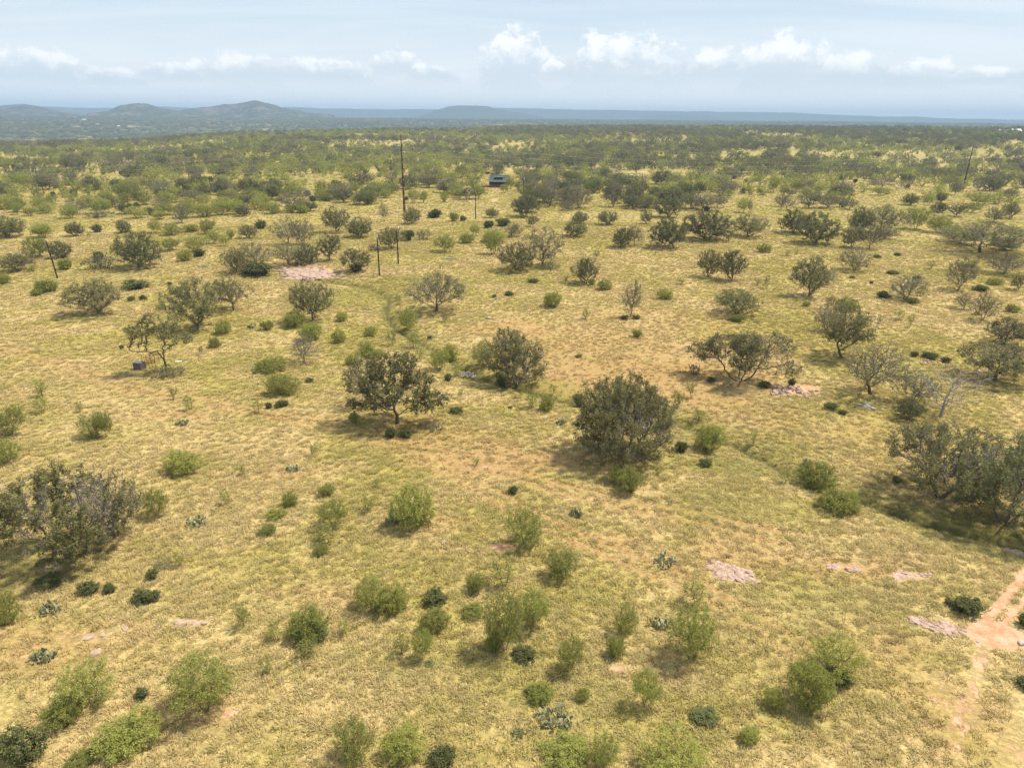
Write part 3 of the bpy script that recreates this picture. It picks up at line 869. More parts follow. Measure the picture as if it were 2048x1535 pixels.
# ------------------------------------------------------------------ trees, bushes and cacti seen one by one
# one line per plant: kind, foot x y, crown left right, crown top  (in the pixels of an enlarged part of the photograph) | label
REG = {'A': (0, 400, 2.924), 'B': (680, 400, 2.924), 'C': (1348, 400, 2.924), 'D': (0, 900, 2.417), 'E': (680, 900, 2.417), 'F': (1348, 900, 2.417),
       'P': (0, 230, 4), 'Q': (512, 230, 4), 'R': (1024, 230, 4), 'S': (1536, 230, 4), 'X': (0, 0, 1)}
TABLE = """
A
d 50 225 -70 155 95|broad grey rounded oak cut by the left edge of the picture
m 225 335 130 290 210|pale green mesquite with a bare trunk beside the lone leaning pole
o 110 415 15 190 310|low spreading dark oak near the left edge below the lone pole
ms 195 420 172 212 370
d 370 345 305 440 240|dense dark green oak just right of the lone leaning pole
d 450 215 390 495 130
j 575 190 545 610 140
d 730 197 690 780 120|compact round dark evergreen standing alone in the far left clearing
d 840 412 670 935 190|large dense grey green oak clump left of the stick pile
w 600 412 495 670 310
mb 280 545 215 345 460|low green mesquite bush at the foot of the lone pole
o 587 662 400 700 465|wide leafy oak with a thick pale trunk in the left meadow
j 800 525 725 870 465|low wide evergreen bush behind the wide leafy oak
j 770 592 748 792 562
j 838 585 818 860 555
o 1175 752 985 1300 460|tall full oak, left one of the touching pair in the left meadow
o 1350 645 1280 1490 450|rounded oak, right one of the touching pair in the left meadow
HA 985 1005 800 1110 665|tall forked oak with one bare side limb beside the rusty pen
w 990 1050 890 1105 970|heap of cut dark branches at the foot of the forked oak
o 1830 705 1715 1940 465|upright oak with a clear trunk below the pink rock shelf
mb 1730 752 1665 1800 645|bright green bush left of the upright oak's trunk
b 1787 957 1690 1850 790|small grey oak with a thin straight trunk in the open meadow
mb 1590 1015 1490 1680 920|pale mesquite bush just below the small grey oak
mb 1665 1150 1570 1760 1010|twiggy open mesquite bush, lower one of the two below the small grey oak
j 1650 1212 1608 1692 1168
j 1573 1220 1553 1592 1184
j 1812 1068 1788 1836 1038
ms 1515 1245 1475 1550 1155
m 560 1385 450 615 1245|dark green mesquite, left one of the pair in the left meadow
m 617 1385 590 692 1230|dark green mesquite, right one of the pair in the left meadow
ms 250 1245 205 300 1140
ms 245 1150 200 300 1040
m 60 1375 -20 165 1215|open mesquite at the left edge above another mesquite
m 45 1535 -40 130 1385|bushy mesquite at the left edge below another mesquite
ms 1015 1165 980 1048 1085
ms 1115 1225 1075 1152 1140
ms 1835 1498 1810 1862 1420
ms 470 1240 440 502 1175
ms 1175 905 1158 1192 850
c 1070 1322 1028 1112 1290
c 1470 755 1445 1500 725
mb 1565 765 1525 1605 700
mb 1260 868 1225 1300 805
mb 1310 790 1255 1360 705
mb 1820 832 1755 1890 715
mb 1985 840 1935 2025 755
mb 2000 715 1970 2035 650
o 1380 430 1305 1440 280|dark oak at the left end of the pink rock shelf
b 1500 400 1400 1610 250|grey twiggy oak rising behind the left end of the pink shelf
j 1510 446 1415 1612 362|low dark evergreen mass at the left end of the pink shelf
b 1680 262 1590 1760 100|grey bare oak well behind the pink rock shelf
b 1770 262 1710 1840 105
b 1700 380 1600 1790 255|grey oak standing on the back edge of the pink shelf
d 1790 385 1720 1880 260
o 1930 355 1850 1990 200
o 1970 190 1890 2040 40|dark upright oak behind the trees of the pink shelf
m 1010 295 950 1060 220
m 1145 308 1085 1230 210
j 1165 335 1132 1202 285
mb 1080 362 1045 1130 290
m 1250 258 1215 1300 180
m 920 195 858 942 115
m 1010 205 955 1068 130
mb 1120 190 1060 1160 140
m 1215 198 1178 1272 110
m 1315 270 1280 1345 200
m 1350 228 1325 1375 175
o 1455 225 1410 1510 145
j 1530 170 1495 1562 118
ms 520 220 503 540 178
mb 35 492 -5 65 428
mb 220 562 185 250 518
mb 385 410 345 430 340
j 580 365 550 612 303
j 712 872 700 727 848
j 995 500 980 1008 478
B
o 75 420 20 205 285|oak with dark undergrowth left of the two short poles
j 92 424 58 132 370
b 575 648 390 715 425|big grey twiggy oak in the middle of the green draw
ms 595 412 578 612 372
o 1045 415 905 1125 258|dark leafy oak, left one of the pair in the middle clearing
b 1165 385 1090 1320 165|bare limbed oak with a long low arm reaching over fallen brush
w 1220 412 1150 1300 358|heap of fallen brush below the oak with the long low arm
o 1430 490 1365 1520 340|small oak with a dark bent trunk in the open brown meadow
ms 1320 485 1298 1348 435
mb 1545 530 1500 1590 460
ms 1500 345 1475 1525 290
mb 1470 500 1448 1495 460
mb 1240 634 1180 1300 530|bright green rounded mesquite bush alone on brown grass
b 1700 685 1635 1750 470|slim upright grey oak alone on the brown meadow
j 1730 698 1705 1755 672
j 1660 700 1640 1690 672
mb 1900 585 1850 1947 510|pale loose mesquite bush right of the slim grey oak
ms 1440 697 1408 1467 632
mb 1735 806 1700 1770 758
ms 2000 492 1960 2025 445
m 395 745 345 460 635|green mesquite in front of the big grey oak of the draw
ms 610 710 580 642 655
ms 340 600 315 367 545
ms 303 845 258 345 755|small lollipop shaped mesquite, left one beside the draw
ms 432 853 388 486 750|small lollipop shaped mesquite, right one beside the draw
ms 470 930 440 502 855
mb 180 800 140 217 735
m 150 900 105 200 820
mb 195 928 130 255 868
mb 80 968 35 130 895
m 580 985 520 640 870
mb 640 918 590 692 840
HB 355 1305 60 575 905|great leafy oak with an arching crown over the open meadow
b 150 1200 55 260 915|grey leafless top of an oak behind the great arching oak
HC 1030 1055 860 1220 775|broad oak of mixed bare and leafy limbs beside the stick pile
m 840 958 770 922 815|dark mesquite against the left side of the broad mixed oak
j 960 1082 922 997 1018|small black green evergreen under the broad mixed oak
HD 1640 1500 1375 1945 1058|dense rounded oak thicket with a broad shadow in the middle
j 1395 1190 1365 1430 1130
c 340 926 303 377 890|blue green prickly pear clump behind the great arching oak
c 1295 1316 1263 1327 1275
j 680 1252 645 722 1208
j 985 562 953 1017 533
j 900 570 884 917 552
j 1130 487 1098 1167 458
c 525 800 510 542 785
j 1395 922 1375 1418 902
j 995 1216 982 1010 1203
j 630 1057 605 657 1015
ms 675 1018 645 717 955
c 535 1070 500 565 1050
j 300 1397 265 337 1325
j 390 1397 350 432 1330
mb 85 1312 50 120 1240
w 550 1358 470 637 1280|heap of dead brush right of the great arching oak's trunk
ms 1120 1210 1075 1167 1105|bushy mesquite sapling in front of the broad mixed oak
mb 1205 1238 1165 1255 1140
ms 1055 1146 1030 1082 1070
ms 1240 1116 1215 1267 1068
ms 705 1150 688 727 1095
ms 1980 1196 1945 2012 1110
j 1805 1131 1784 1827 1088
ms 1840 1165 1825 1855 1125
j 1990 1478 1955 2027 1415
d 420 145 360 472 45|dark evergreen at the foot of the tall brown pole
j 555 106 515 600 55
mb 665 126 638 702 73
j 715 124 697 740 92
d 120 226 35 190 100|dark oak mixed with mesquite left of the two short poles
o 300 286 230 382 160|grey green oak behind the two short poles
j 400 242 365 440 175
w 490 236 440 537 165
m 615 305 555 690 205|round crowned mesquite right of the two short poles
m 790 210 753 822 138
mb 745 256 700 790 185
m 890 318 850 950 180
mb 900 255 830 975 165
d 890 106 850 930 45
j 955 156 915 1000 105
j 870 168 842 902 120
o 1010 215 940 1057 140
o 1125 156 1090 1167 90
d 1370 222 1300 1442 125|round dark evergreen oak on green grass in the middle clearing
d 1400 142 1345 1452 68
d 1565 150 1508 1627 65
o 1790 140 1755 1822 68
d 1640 286 1580 1700 165
b 1715 268 1685 1780 155
d 1915 292 1800 2022 110|big dark oak left of the largest dense oak
b 262 126 225 292 20|leafless sapling left of the tall brown pole
w 200 302 148 237 250
C
d 200 250 40 335 60|largest dense dark oak of the back row, right of centre
o 430 215 355 545 85
d 690 205 620 800 60|grey oak leaning against the back of the great rounded oak
d 820 268 700 948 75|great rounded dark oak in the back row on the right
o 1030 280 985 1110 150
b 1135 286 1085 1222 138|twiggy oak over dark undergrowth right of the great rounded oak
d 1080 190 1000 1150 40
b 1200 195 1110 1350 30
m 1400 172 1340 1500 40
m 1540 190 1480 1622 90|leaning mesquite with a slanting dark trunk in the right back row
b 1780 306 1580 2020 120|very wide flat topped grey oak near the right edge
d 1930 300 1860 2020 215
o 200 450 135 265 295|small oak, left one of the pair standing alone in the right meadow
o 325 470 260 425 295|rounder oak, right one of the pair standing alone in the right meadow
mb 525 310 475 562 253
ms 660 328 640 682 292
ms 715 318 698 737 278
o 785 563 695 900 335|oak with a forked trunk and a long arm to the right
b 880 500 830 950 400
b 1055 413 965 1142 275|small flat topped bare oak in the upper right meadow
o 360 666 235 480 525|umbrella shaped grey oak over a patch of green grass
mb 365 716 318 412 664
b 1335 585 1262 1462 425|thin open oak right of the oak with the long arm
b 1650 530 1580 1747 340|leafless upright oak near the right edge
b 1900 435 1840 2052 310|leafless leaning oak at the right edge
o 2010 526 1955 2060 430|small dark oak cut by the right edge
b 1800 708 1735 1882 545|upright grey oak above the right edge oaks
b 1690 640 1640 1742 550
HF 975 918 850 1150 620|tall dark oak with a bent trunk in the right meadow
b 890 760 805 960 600
mb 1010 652 930 1072 565|mesquite behind the tall dark oak with the bent trunk
w 910 618 880 950 555
HG 385 1056 110 655 760|broad spreading grey oak with several trunks beside the pink rubble
HH 1155 1138 960 1330 850|bare grey oak with a leaning trunk below the tall dark oak
D 1525 1265 1440 1790 960|dead grey oak with long crooked leafless arms
d 1360 1302 1280 1442 1160|black green evergreen at the foot of the dead oak
b 1400 1190 1250 1490 1000|leafless oak between the bare grey oak and the dead oak
o 1880 1056 1690 2060 830|big round grey oak on the right edge, front one of two
o 1930 842 1810 2062 690|round grey oak on the right edge, back one of two
j 915 1232 878 957 1183
j 985 1256 963 1012 1226
j 1400 917 1378 1427 883
j 1490 932 1450 1535 888
j 1585 952 1560 1615 918
j 530 1102 490 567 1058
j 685 1096 663 712 1043
w 120 1026 78 167 955
j 215 1065 190 245 1035
j 1275 436 1240 1310 412
j 1420 466 1395 1447 442
j 1185 340 1160 1208 320
j 1310 327 1280 1322 308
j 1220 577 1183 1262 533
mb 1385 607 1350 1432 568
j 1790 537 1742 1832 498
j 1720 396 1690 1752 375
j 710 412 688 737 386
j 1040 460 1022 1055 442
j 1155 492 1142 1167 474
ms 1500 405 1473 1532 350
ms 1310 702 1278 1352 635
ms 1375 745 1353 1402 655
ms 1200 720 1180 1222 665
ms 540 518 522 560 440
ms 490 497 468 517 453
mb 1975 660 1938 2012 608
mb 1870 500 1830 1920 455
mb 770 625 745 795 590
ms 98 1155 65 142 1045|thin mesquite sapling below the spreading oak on the right
ms 15 1192 -15 52 1115
mb 190 1475 118 287 1310|pale open mesquite bush on the bright green draw
ms 465 1415 438 492 1345
ms 140 1272 108 197 1215
j 35 1478 3 72 1413
X
HI 1885 992 1772 1975 850|spreading oak with bare arms at the lower right, left of two
HJ 2010 1042 1900 2120 870|massive dark oak cut by the lower right edge
D
HK 390 525 -10 530 112|great double trunked oak at the lower left
b 560 420 440 700 90
m 760 320 700 822 188|yellow green mesquite against the right side of the double trunked oak
j 240 668 188 302 600
j 435 706 390 482 638|dark bush, left one of two below the double trunked oak
j 530 696 503 562 643|dark bush, right one of two below the double trunked oak
j 695 742 643 735 675
j 750 735 720 782 678
j 740 632 713 767 573
j 210 560 190 250 520
c 955 378 903 1007 308|pale prickly pear clump right of the double trunked oak
c 250 798 198 302 720|pale prickly pear clump near the left edge
c 215 1028 158 277 978|low prickly pear clump near the left edge above a mesquite
c 1415 108 1383 1447 70
mb 40 858 -35 97 690|yellow green mesquite bush at the left edge
m 430 1232 310 565 1020|wide feathery mesquite at the lower left
mb 330 1352 238 422 1200
m 1000 1252 830 1152 990|wide mesquite with a dark bare branching top at the lower left
mb 650 1492 478 772 1280|loose mesquite near the bottom edge at the left
mb 1500 935 1408 1612 760|rounded mesquite with a dark heart in the lower left
j 1510 938 1442 1582 850|dark evergreen inside the rounded mesquite of the lower left
ms 1490 992 1430 1540 910
ms 1180 852 1128 1222 735|lone mesquite sapling with a bent trunk in the lower left
ms 1340 917 1290 1382 830
ms 1660 897 1635 1702 810
ms 1300 1077 1268 1332 1000
ms 1095 262 1078 1132 185
mb 1405 277 1370 1442 198
mb 1580 227 1543 1627 158
mb 1335 337 1288 1392 278
mb 1295 417 1253 1337 358
m 1610 362 1538 1692 235
ms 1575 447 1518 1652 355
mb 1550 516 1520 1592 450
ms 1175 122 1158 1192 68
mb 400 1542 330 472 1455
mb 30 1502 -20 72 1380
j 130 1545 48 242 1345|dark dense evergreen at the bottom left corner
j 690 1208 653 722 1153
mb 890 122 813 992 0|rounded mesquite bush left of centre in the lower meadow
w 780 580 760 860 520
ms 870 560 850 905 500
E
mb 345 402 258 472 165|dense bright mesquite bush with a dark prickly pear beside it
c 245 362 218 277 310
m 890 467 803 988 285|upright mesquite beside a bare patch of red soil
m 1070 607 983 1157 465|open round mesquite right of the upright one by red soil
mb 1390 224 1338 1467 90|bright mesquite bush below the dense oak thicket
mb 1335 172 1303 1382 75
m 145 767 68 217 605|mesquite, left one of a joined pair near the bottom centre
mb 250 807 173 342 640|mesquite, right one of a joined pair near the bottom centre
j 465 757 403 512 670|dark evergreen left of the mesquite thicket
mb 460 887 388 532 760
m 800 972 688 892 680|dense mesquite at the heart of the bottom centre thicket
mb 745 992 700 800 850
m 935 860 848 1022 665|mesquite with two visible dark trunks on the thicket's right
mb 650 697 608 712 590
ms 800 657 718 852 510
mb 640 817 588 702 738
j 890 1027 833 947 948|small round dark bush below the mesquite thicket
m 1110 1070 1053 1177 900|narrow upright mesquite right of the mesquite thicket
m 1370 887 1328 1442 735
mb 1320 1012 1288 1392 900
m 400 1012 358 462 860
ms 300 987 253 352 880
j 435 1047 412 460 1018
c 1040 1358 943 1127 1232|largest prickly pear clump near the bottom edge
j 860 1387 833 892 1348
mb 965 1227 898 1032 1120
mb 1170 1217 1138 1217 1148
m 1480 1242 1398 1542 1060
m 70 1502 -25 167 1290|mesquite cut by the bottom edge left of centre
mb 320 1522 218 422 1330
j 500 1545 438 572 1430|dark evergreen cut by the bottom edge left of centre
m 1270 1512 1198 1352 1370
mb 1080 1560 958 1212 1450
m 1600 1545 1438 1760 1340|bright green mesquite cut by the bottom edge right of centre
c 1140 332 1108 1177 288
j 835 214 808 862 173
c 1560 572 1508 1622 493|sprawling prickly pear below the trail right of centre
c 1545 872 1493 1592 788
ms 175 180 160 195 130
ms 140 295 100 180 215
ms 660 75 640 690 30
F
m 80 1002 -40 197 740|large rounded mesquite right of the bottom centre thicket
ms 90 747 25 162 620|mesquite sapling rising behind the large rounded mesquite
m 760 1082 658 892 900|mesquite with a forked dark trunk at the lower right
mb 620 1282 508 742 1020|dense mesquite bush left of the forked one at the lower right
mb 470 1262 418 522 1140
j 790 1147 738 852 1060
j 140 1342 68 212 1245|small dark evergreen alone near the bottom edge right of centre
mb 360 1427 308 412 1330
mb 690 177 590 772 60|mesquite bush below the draw on the right
mb 780 307 698 892 190|thin twiggy mesquite bush left of the massive dark oak
ms 535 147 498 562 75
j 1395 802 1338 1472 710|dark yucca like clump beside the dirt track
j 1320 744 1306 1337 712
j 1680 852 1658 1722 790
j 1690 1162 1645 1742 1100
c 640 66 612 670 38
j 150 82 118 182 40
j 1075 158 1055 1098 125
P
d 600 445 505 700 330|broad dark oak far off in the left woodland
d 1300 432 1235 1372 320|two lobed dark oak far off in the left woodland
b 950 446 870 1042 320|large grey oak far off in the left woodland
o 190 396 130 252 330
d 1290 664 1245 1337 595
m 570 826 490 632 710
m 1100 826 1020 1182 730
b 1450 866 1400 1522 700|bare dark oak standing at the edge of the left clearing
d 1950 816 1895 2012 720
D 1950 812 1920 1985 700|pale dead trunk in front of a dark oak at the clearing
m 380 786 310 442 700
m 240 808 188 292 730
m 140 798 95 185 700
m 60 584 10 110 500
m 190 586 130 262 450
m 580 490 530 622 430
w 780 828 680 902 755
d 1205 800 1165 1250 735
m 990 680 930 1085 540
m 1330 800 1250 1430 700
m 1640 815 1560 1720 720
m 1760 800 1690 1850 680
Q
d 430 773 365 502 695|dark low evergreen oak left of the tall brown pole
b 1400 536 1330 1472 410|grey oak in the woodland right of the tall brown pole
d 1630 296 1598 1662 250|single round black green tree deep in the woodland
m 1260 706 1212 1312 590
o 1690 676 1600 1755 580|dark oak left of the pole in front of the cabin
m 1780 672 1708 1852 560
b 1650 496 1598 1702 400
b 240 326 188 302 240
m 800 720 760 850 640
m 1510 695 1460 1540 610
m 1340 700 1300 1380 610
b 1920 520 1870 1960 420
m 2043 592 1988 2068 496|mesquite standing before the right half of the cabin
m 1986 624 1956 2028 552|small mesquite at the near right corner of the cabin
m 2087 608 2064 2132 524
m 60 740 0 130 620
R
d 140 746 48 212 640
b 300 728 198 432 530|bare grey oak, left one of the row beyond the middle clearing
b 530 746 438 642 560|bare grey oak, second of the row beyond the middle clearing
b 810 732 728 902 520|grey oak, third of the row beyond the middle clearing
d 960 736 888 1052 540
d 1070 738 1008 1112 640
d 1250 828 1128 1372 640|dark oak at the right end of the row beyond the clearing
o 1430 748 1358 1542 620
d 450 432 400 510 330
D 840 496 770 932 420
b 1640 740 1580 1720 640
b 120 600 80 240 440
m 1850 780 1790 1900 660
b 1900 790 1880 1925 670
d 1850 630 1820 1870 580
d 1500 625 1450 1560 540
S
b 460 746 368 562 630|grey oak on the near side of the right hand clearing
b 650 756 608 722 670
d 1130 726 1068 1202 630
d 1380 702 1338 1422 620
m 1280 718 1242 1332 630
m 1690 716 1560 1752 620
o 1920 672 1872 1972 590
d 1780 612 1690 1882 490|round dark oak right of the leaning tall pole
d 1350 782 1300 1442 700
o 1500 812 1438 1582 710
m 1640 780 1590 1700 700
o 1800 862 1718 1872 740
o 1930 828 1868 1992 700
d 580 642 468 672 570
b 900 592 760 1002 480|wide grey oak in the woodland left of the leaning tall pole
m 880 642 828 942 570
d 1110 542 1058 1162 470
d 870 342 818 912 290
d 1540 292 1488 1592 230
m 400 626 338 462 540
m 40 620 -10 92 490
m 220 616 178 272 530
m 300 650 262 345 570
m 120 640 90 160 560
b 1490 640 1450 1540 520
"""
# things one can find in the picture, for telling the other plants apart: (px, py, words)
MARKS = [(808, 425, 'the tall brown pole'), (1925, 388, 'the leaning tall pole'), (995, 372, 'the green roofed cabin'), (625, 548, 'the pink rock shelf'), (760, 552, 'the nearer short pole'),
         (797, 530, 'the farther short pole'), (115, 556, 'the lone leaning pole'), (951, 440, 'the clearing pole'), (285, 735, 'the rusty pen'), (935, 746, 'the grey stick pile'),
         (195, 627, 'the wide leafy oak'), (805, 848, 'the great arching oak'), (1030, 762, 'the broad mixed oak'), (1262, 930, 'the dense oak thicket'), (160, 1112, 'the double trunked oak'),
         (1480, 762, 'the spreading oak by rubble'), (1870, 832, 'the dead crooked oak'), (1960, 1040, 'the massive lower right oak'), (1458, 1150, 'the pink slab'), (1870, 1255, 'the pink rock strip'),
         (1985, 1290, 'the dirt track junction'), (1110, 1455, 'the largest prickly pear'), (875, 620, 'the big grey draw oak'), (1105, 612, 'the bright lone bush'), (1262, 634, 'the slim grey oak'),
         (1680, 710, 'the bent trunk oak'), (1617, 590, 'the long armed oak'), (1458, 560, 'the lone oak pair'), (1628, 490, 'the great rounded oak'), (1416, 484, 'the largest dense oak'),
         (1955, 500, 'the flat topped wide oak'), (1170, 410, 'the bare oak row'), (282, 537, 'the clump by the stick pile'), (250, 465, 'the round clearing evergreen'), (395, 655, 'the touching oak pair'),
         (625, 640, 'the upright shelf oak'), (610, 725, 'the small grey meadow oak'), (205, 872, 'the dark mesquite pair'), (1035, 540, 'the clearing oak pair'), (1148, 475, 'the round green-grass evergreen'),
         (370, 945, 'the rounded left meadow bush'), (825, 1065, 'the bright centre bush'), (1050, 1090, 'the red soil mesquite'), (1010, 1290, 'the bottom mesquite thicket'), (1380, 1310, 'the large rounded mesquite'),
         (1660, 1340, 'the forked lower right mesquite'), (625, 1290, 'the dark hearted mesquite'), (420, 1415, 'the bare topped mesquite'), (60, 1535, 'the bottom left evergreen'), (150, 340, 'the far left broad oak'),
         (1990, 700, 'the right edge oak pair'), (326, 338, 'the two lobed far oak'), (1980, 380, 'the round oak by the pole'), (1250, 1000, 'the bright thicket bush'), (1620, 970, 'the draw bush')]
KW = {'o': ('oak_tree', 'oak', 'grey green oak'), 'b': ('oak_tree', 'oak', 'bare grey oak'), 'd': ('oak_tree', 'oak', 'dark dense oak'), 'D': ('dead_tree', 'dead tree', 'dead pale tree'),
      'm': ('mesquite_tree', 'mesquite', 'light green mesquite'), 'mb': ('mesquite_bush', 'mesquite', 'green mesquite bush'), 'ms': ('mesquite_sapling', 'mesquite', 'thin mesquite sapling'),
      'j': ('evergreen_shrub', 'shrub', 'dark green shrub'), 'w': ('brush_thicket', 'brush', 'low grey brush'), 'c': ('prickly_pear', 'cactus', 'prickly pear clump')}
GRP = {'oak_tree': 'oaks scattered over the rangeland', 'dead_tree': 'dead trees on the rangeland', 'mesquite_tree': 'mesquite trees scattered over the rangeland', 'mesquite_bush': 'mesquite bushes in the grass',
       'mesquite_sapling': 'mesquite saplings in the grass', 'evergreen_shrub': 'dark evergreen shrubs in the grass', 'brush_thicket': 'low brush thickets', 'prickly_pear': 'prickly pear clumps in the grass'}
BUSH = {'mb', 'j', 'w', 'c', 'd'}

def hero(kind):
    mx = dict(leaf_mat=M_OAKLEAF)
    if kind == 'HA':
        return TM('forked_oak', 21, 8.0, 9.0, lobes=[(-2.2, 0, 6.6, 1.7, 1.5, 1.0), (-.6, .5, 7.9, 1.2, 1.2, .9), (1.3, .2, 7.0, 1.3, 1.3, 1.3), (2.6, -.3, 4.8, 1.3, 1.2, 1.0), (.4, -.8, 6.4, 1.3, 1.3, 1.2)],
                  fork=.40, natt=800, leafy=.78, leaf=.18, leaf_n=7, extra=[(6, [(-.6, 0, 3.3), (-1.2, -.1, 3.2), (-1.8, -.1, 3.5), (-2.5, 0, 3.5), (-3.1, .1, 3.6), (-3.6, .1, 4.0)])], lean=(.1, 0), tip=.017)
    if kind == 'HB':
        return TM('arching_oak', 31, 11.5, 9.0, lobes=[(-3.6, .3, 6.2, 2.2, 2.2, 1.9), (-4.1, -.2, 3.6, 1.8, 1.8, 1.4), (-1.6, .8, 7.2, 1.8, 2, 1.4), (1.0, .3, 7.3, 1.6, 1.8, 1.5), (2.6, -.4, 5.2, 1.7, 2, 1.5), (4.4, -.2, 3.0, 1.5, 1.5, 1.1),
                  (-1.4, -2.2, 4.6, 2.4, 1.6, 1.8), (.4, 2.2, 5.0, 2.2, 1.7, 1.9), (2.4, -2.2, 3.6, 1.8, 1.5, 1.5), (-2.6, -.5, 3.2, 1.6, 1.6, 1.3)], fork=.2, natt=2000, leafy=.76, leaf=.18, leaf_n=7, tip=.015, clump=1.6, lean=(-.3, 0))
    if kind == 'HC':
        return TM('mixed_oak', 43, 11, 7.6, natt=1300, fork=.13, stems=3, stem_spread=.8, leafy=.55, leaf=.17, leaf_n=7, tip=.015, twigs=7, clump=1.6)
    if kind == 'HD':
        return TM('thicket_oak', 51, 14.5, 8.6, natt=2100, fork=.10, stems=5, stem_spread=1.6, leafy=.70, leaf=.17, leaf_n=7, twigs=7, clump=1.6, lobes=rand_lobes(np.random.default_rng(5), 14.5, 8.6, .4, 12, .58, .46) + rand_lobes(np.random.default_rng(15), 8, 8.0, 1.5, 5, .5, .5))
    if kind == 'HF':
        return TM('bent_oak', 71, 8.5, 8, natt=1000, fork=.22, leafy=.62, leaf=.165, leaf_n=7, lean=(-.9, 0), tip=.016, clump=1.5)
    if kind == 'HG':
        return TM('spreading_oak', 81, 13.5, 7.4, natt=1900, fork=.09, stems=4, stem_spread=1.2, leafy=.55, leaf=.16, leaf_n=6, twigs=8, twig_len=.6, tip=.015,
                  lobes=[(-4.6, 0, 3.6, 2.0, 2.0, 1.3), (-2.2, .8, 4.8, 2.1, 2.2, 1.6), (.6, -.5, 5.4, 2.2, 2.4, 1.7), (3.2, .4, 5.2, 2.2, 2.2, 1.8), (5.0, -.3, 2.8, 1.5, 1.6, 1.2), (.6, 3, 4.4, 2.4, 1.6, 1.4), (.4, -3, 4.0, 2.4, 1.6, 1.4)])
    if kind == 'HH':
        return TM('leaning_oak', 91, 10.5, 8, natt=1000, fork=.2, leafy=.16, leaf=.15, leaf_n=4, twigs=8, lean=(-.7, 0), tip=.019, jit=.38)
    if kind == 'HI':
        return TM('bare_armed_oak', 111, 11, 7.0, natt=1250, fork=.15, leafy=.45, leaf=.16, leaf_n=5, twigs=8, tip=.018, jit=.36, stems=2, stem_spread=.7, clump=1.8)
    if kind == 'HJ':
        return TM('massive_oak', 121, 11.5, 7.8, natt=1500, fork=.12, stems=4, stem_spread=1.1, leafy=.58, leaf=.16, leaf_n=6, twigs=8, clump=1.7, leaf_mat=M_LIVELEAF, lobes=rand_lobes(np.random.default_rng(8), 11.5, 7.4, .3, 11, .6, .45))
    if kind == 'HK':
        return TM('double_oak', 131, 13, 8.4, natt=1500, fork=.20, stems=2, stem_spread=.9, leafy=.46, leaf=.17, leaf_n=7, twigs=8, tip=.014, clump=1.9, lobes=rand_lobes(np.random.default_rng(12), 13, 8.4, 1.0, 11, .6, .45))

PLACED = []           # (x, y, radius) of everything placed, so that the wood behind keeps clear
ITEMS = []            # (kind, x, y, w, h, px, py, label)

def solve(kind, bx, by, x0, x1, yt):
    P = ground(bx * .6 + (x0 + x1) * .2, by)
    v = np.array([P[0], P[1], tz(*P) - CAM_H]); w = v @ _F
    W = (x1 - x0) * w / FPX
    u = P / np.linalg.norm(P)
    if kind in BUSH:
        P = P + u * W * 0.33
    z0 = tz(*P)
    lo, hi = 0.15 * W, 3.0 * W
    ph = np.linspace(0, np.pi, 13)
    for _ in range(22):
        h = .5 * (lo + hi)
        r = W * .40
        top = min(project((P[0] + u[0] * r * math.cos(a), P[1] + u[1] * r * math.cos(a), z0 + h * .58 + h * .42 * math.sin(a)))[1] for a in ph)
        if top > yt: lo = h
        else: hi = h
    return P, W, h

for ln in TABLE.strip().splitlines():
    ln = ln.strip()
    if ln in REG:
        ox, oy, sc = REG[ln]; continue
    body, _, lab = ln.partition('|')
    q = body.split(); kind = q[0]; n = [float(t) for t in q[1:]]
    bx, by, x0, x1, yt = ox + n[0] / sc, oy + n[1] / sc, ox + n[2] / sc, ox + n[3] / sc, oy + n[4] / sc
    P, W, h = solve(kind, bx, by, x0, x1, yt)
    ITEMS.append([kind, P[0], P[1], W, h, (x0 + x1) / 2, by, lab])
    PLACED.append((P[0], P[1], W * .5))
print('placed by hand', len(ITEMS))

# ------------------------------------------------------------------ the wood beyond: every tree has its place; the nearest are things
CLEAR = [[(1055, 424), (1400, 424), (1700, 420), (2070, 416), (2070, 475), (1055, 475)], [(400, 432), (780, 428), (780, 470), (400, 470)], [(780, 425), (900, 405), (950, 388), (965, 350), (1030, 345), (1040, 372), (1060, 385), (1050, 412), (1030, 440), (780, 445)],
         [(1380, 400), (1530, 393), (1640, 398), (1780, 392), (1900, 386), (2000, 383), (2060, 388), (2060, 398), (1900, 398), (1750, 398), (1600, 408), (1400, 420)],
         [(-20, 433), (200, 433), (330, 440), (520, 434), (640, 427), (780, 405), (810, 420), (700, 445), (500, 455), (-20, 470)],
         [(1140, 420), (1300, 425), (1320, 450), (1140, 450)], [(0, 314), (100, 316), (100, 325), (0, 324)], [(160, 348), (240, 352), (235, 366), (165, 362)],
         [(1260, 355), (1300, 350), (1310, 372), (1250, 375)], [(1290, 388), (1420, 384), (1420, 394), (1290, 396)], [(1930, 335), (2000, 335), (1990, 355), (1940, 352)]]
CLEARW = [np.array(G(p)) for p in CLEAR]
def inside(x, y, poly):
    c = np.zeros(x.shape, bool); n = len(poly)
    for i in range(n):
        (x1, y1), (x2, y2) = poly[i], poly[i - 1]
        cond = ((y1 > y) != (y2 > y)) & (x < (x2 - x1) * (y - y1) / (y2 - y1 + 1e-12) + x1)
        c ^= cond
    return c

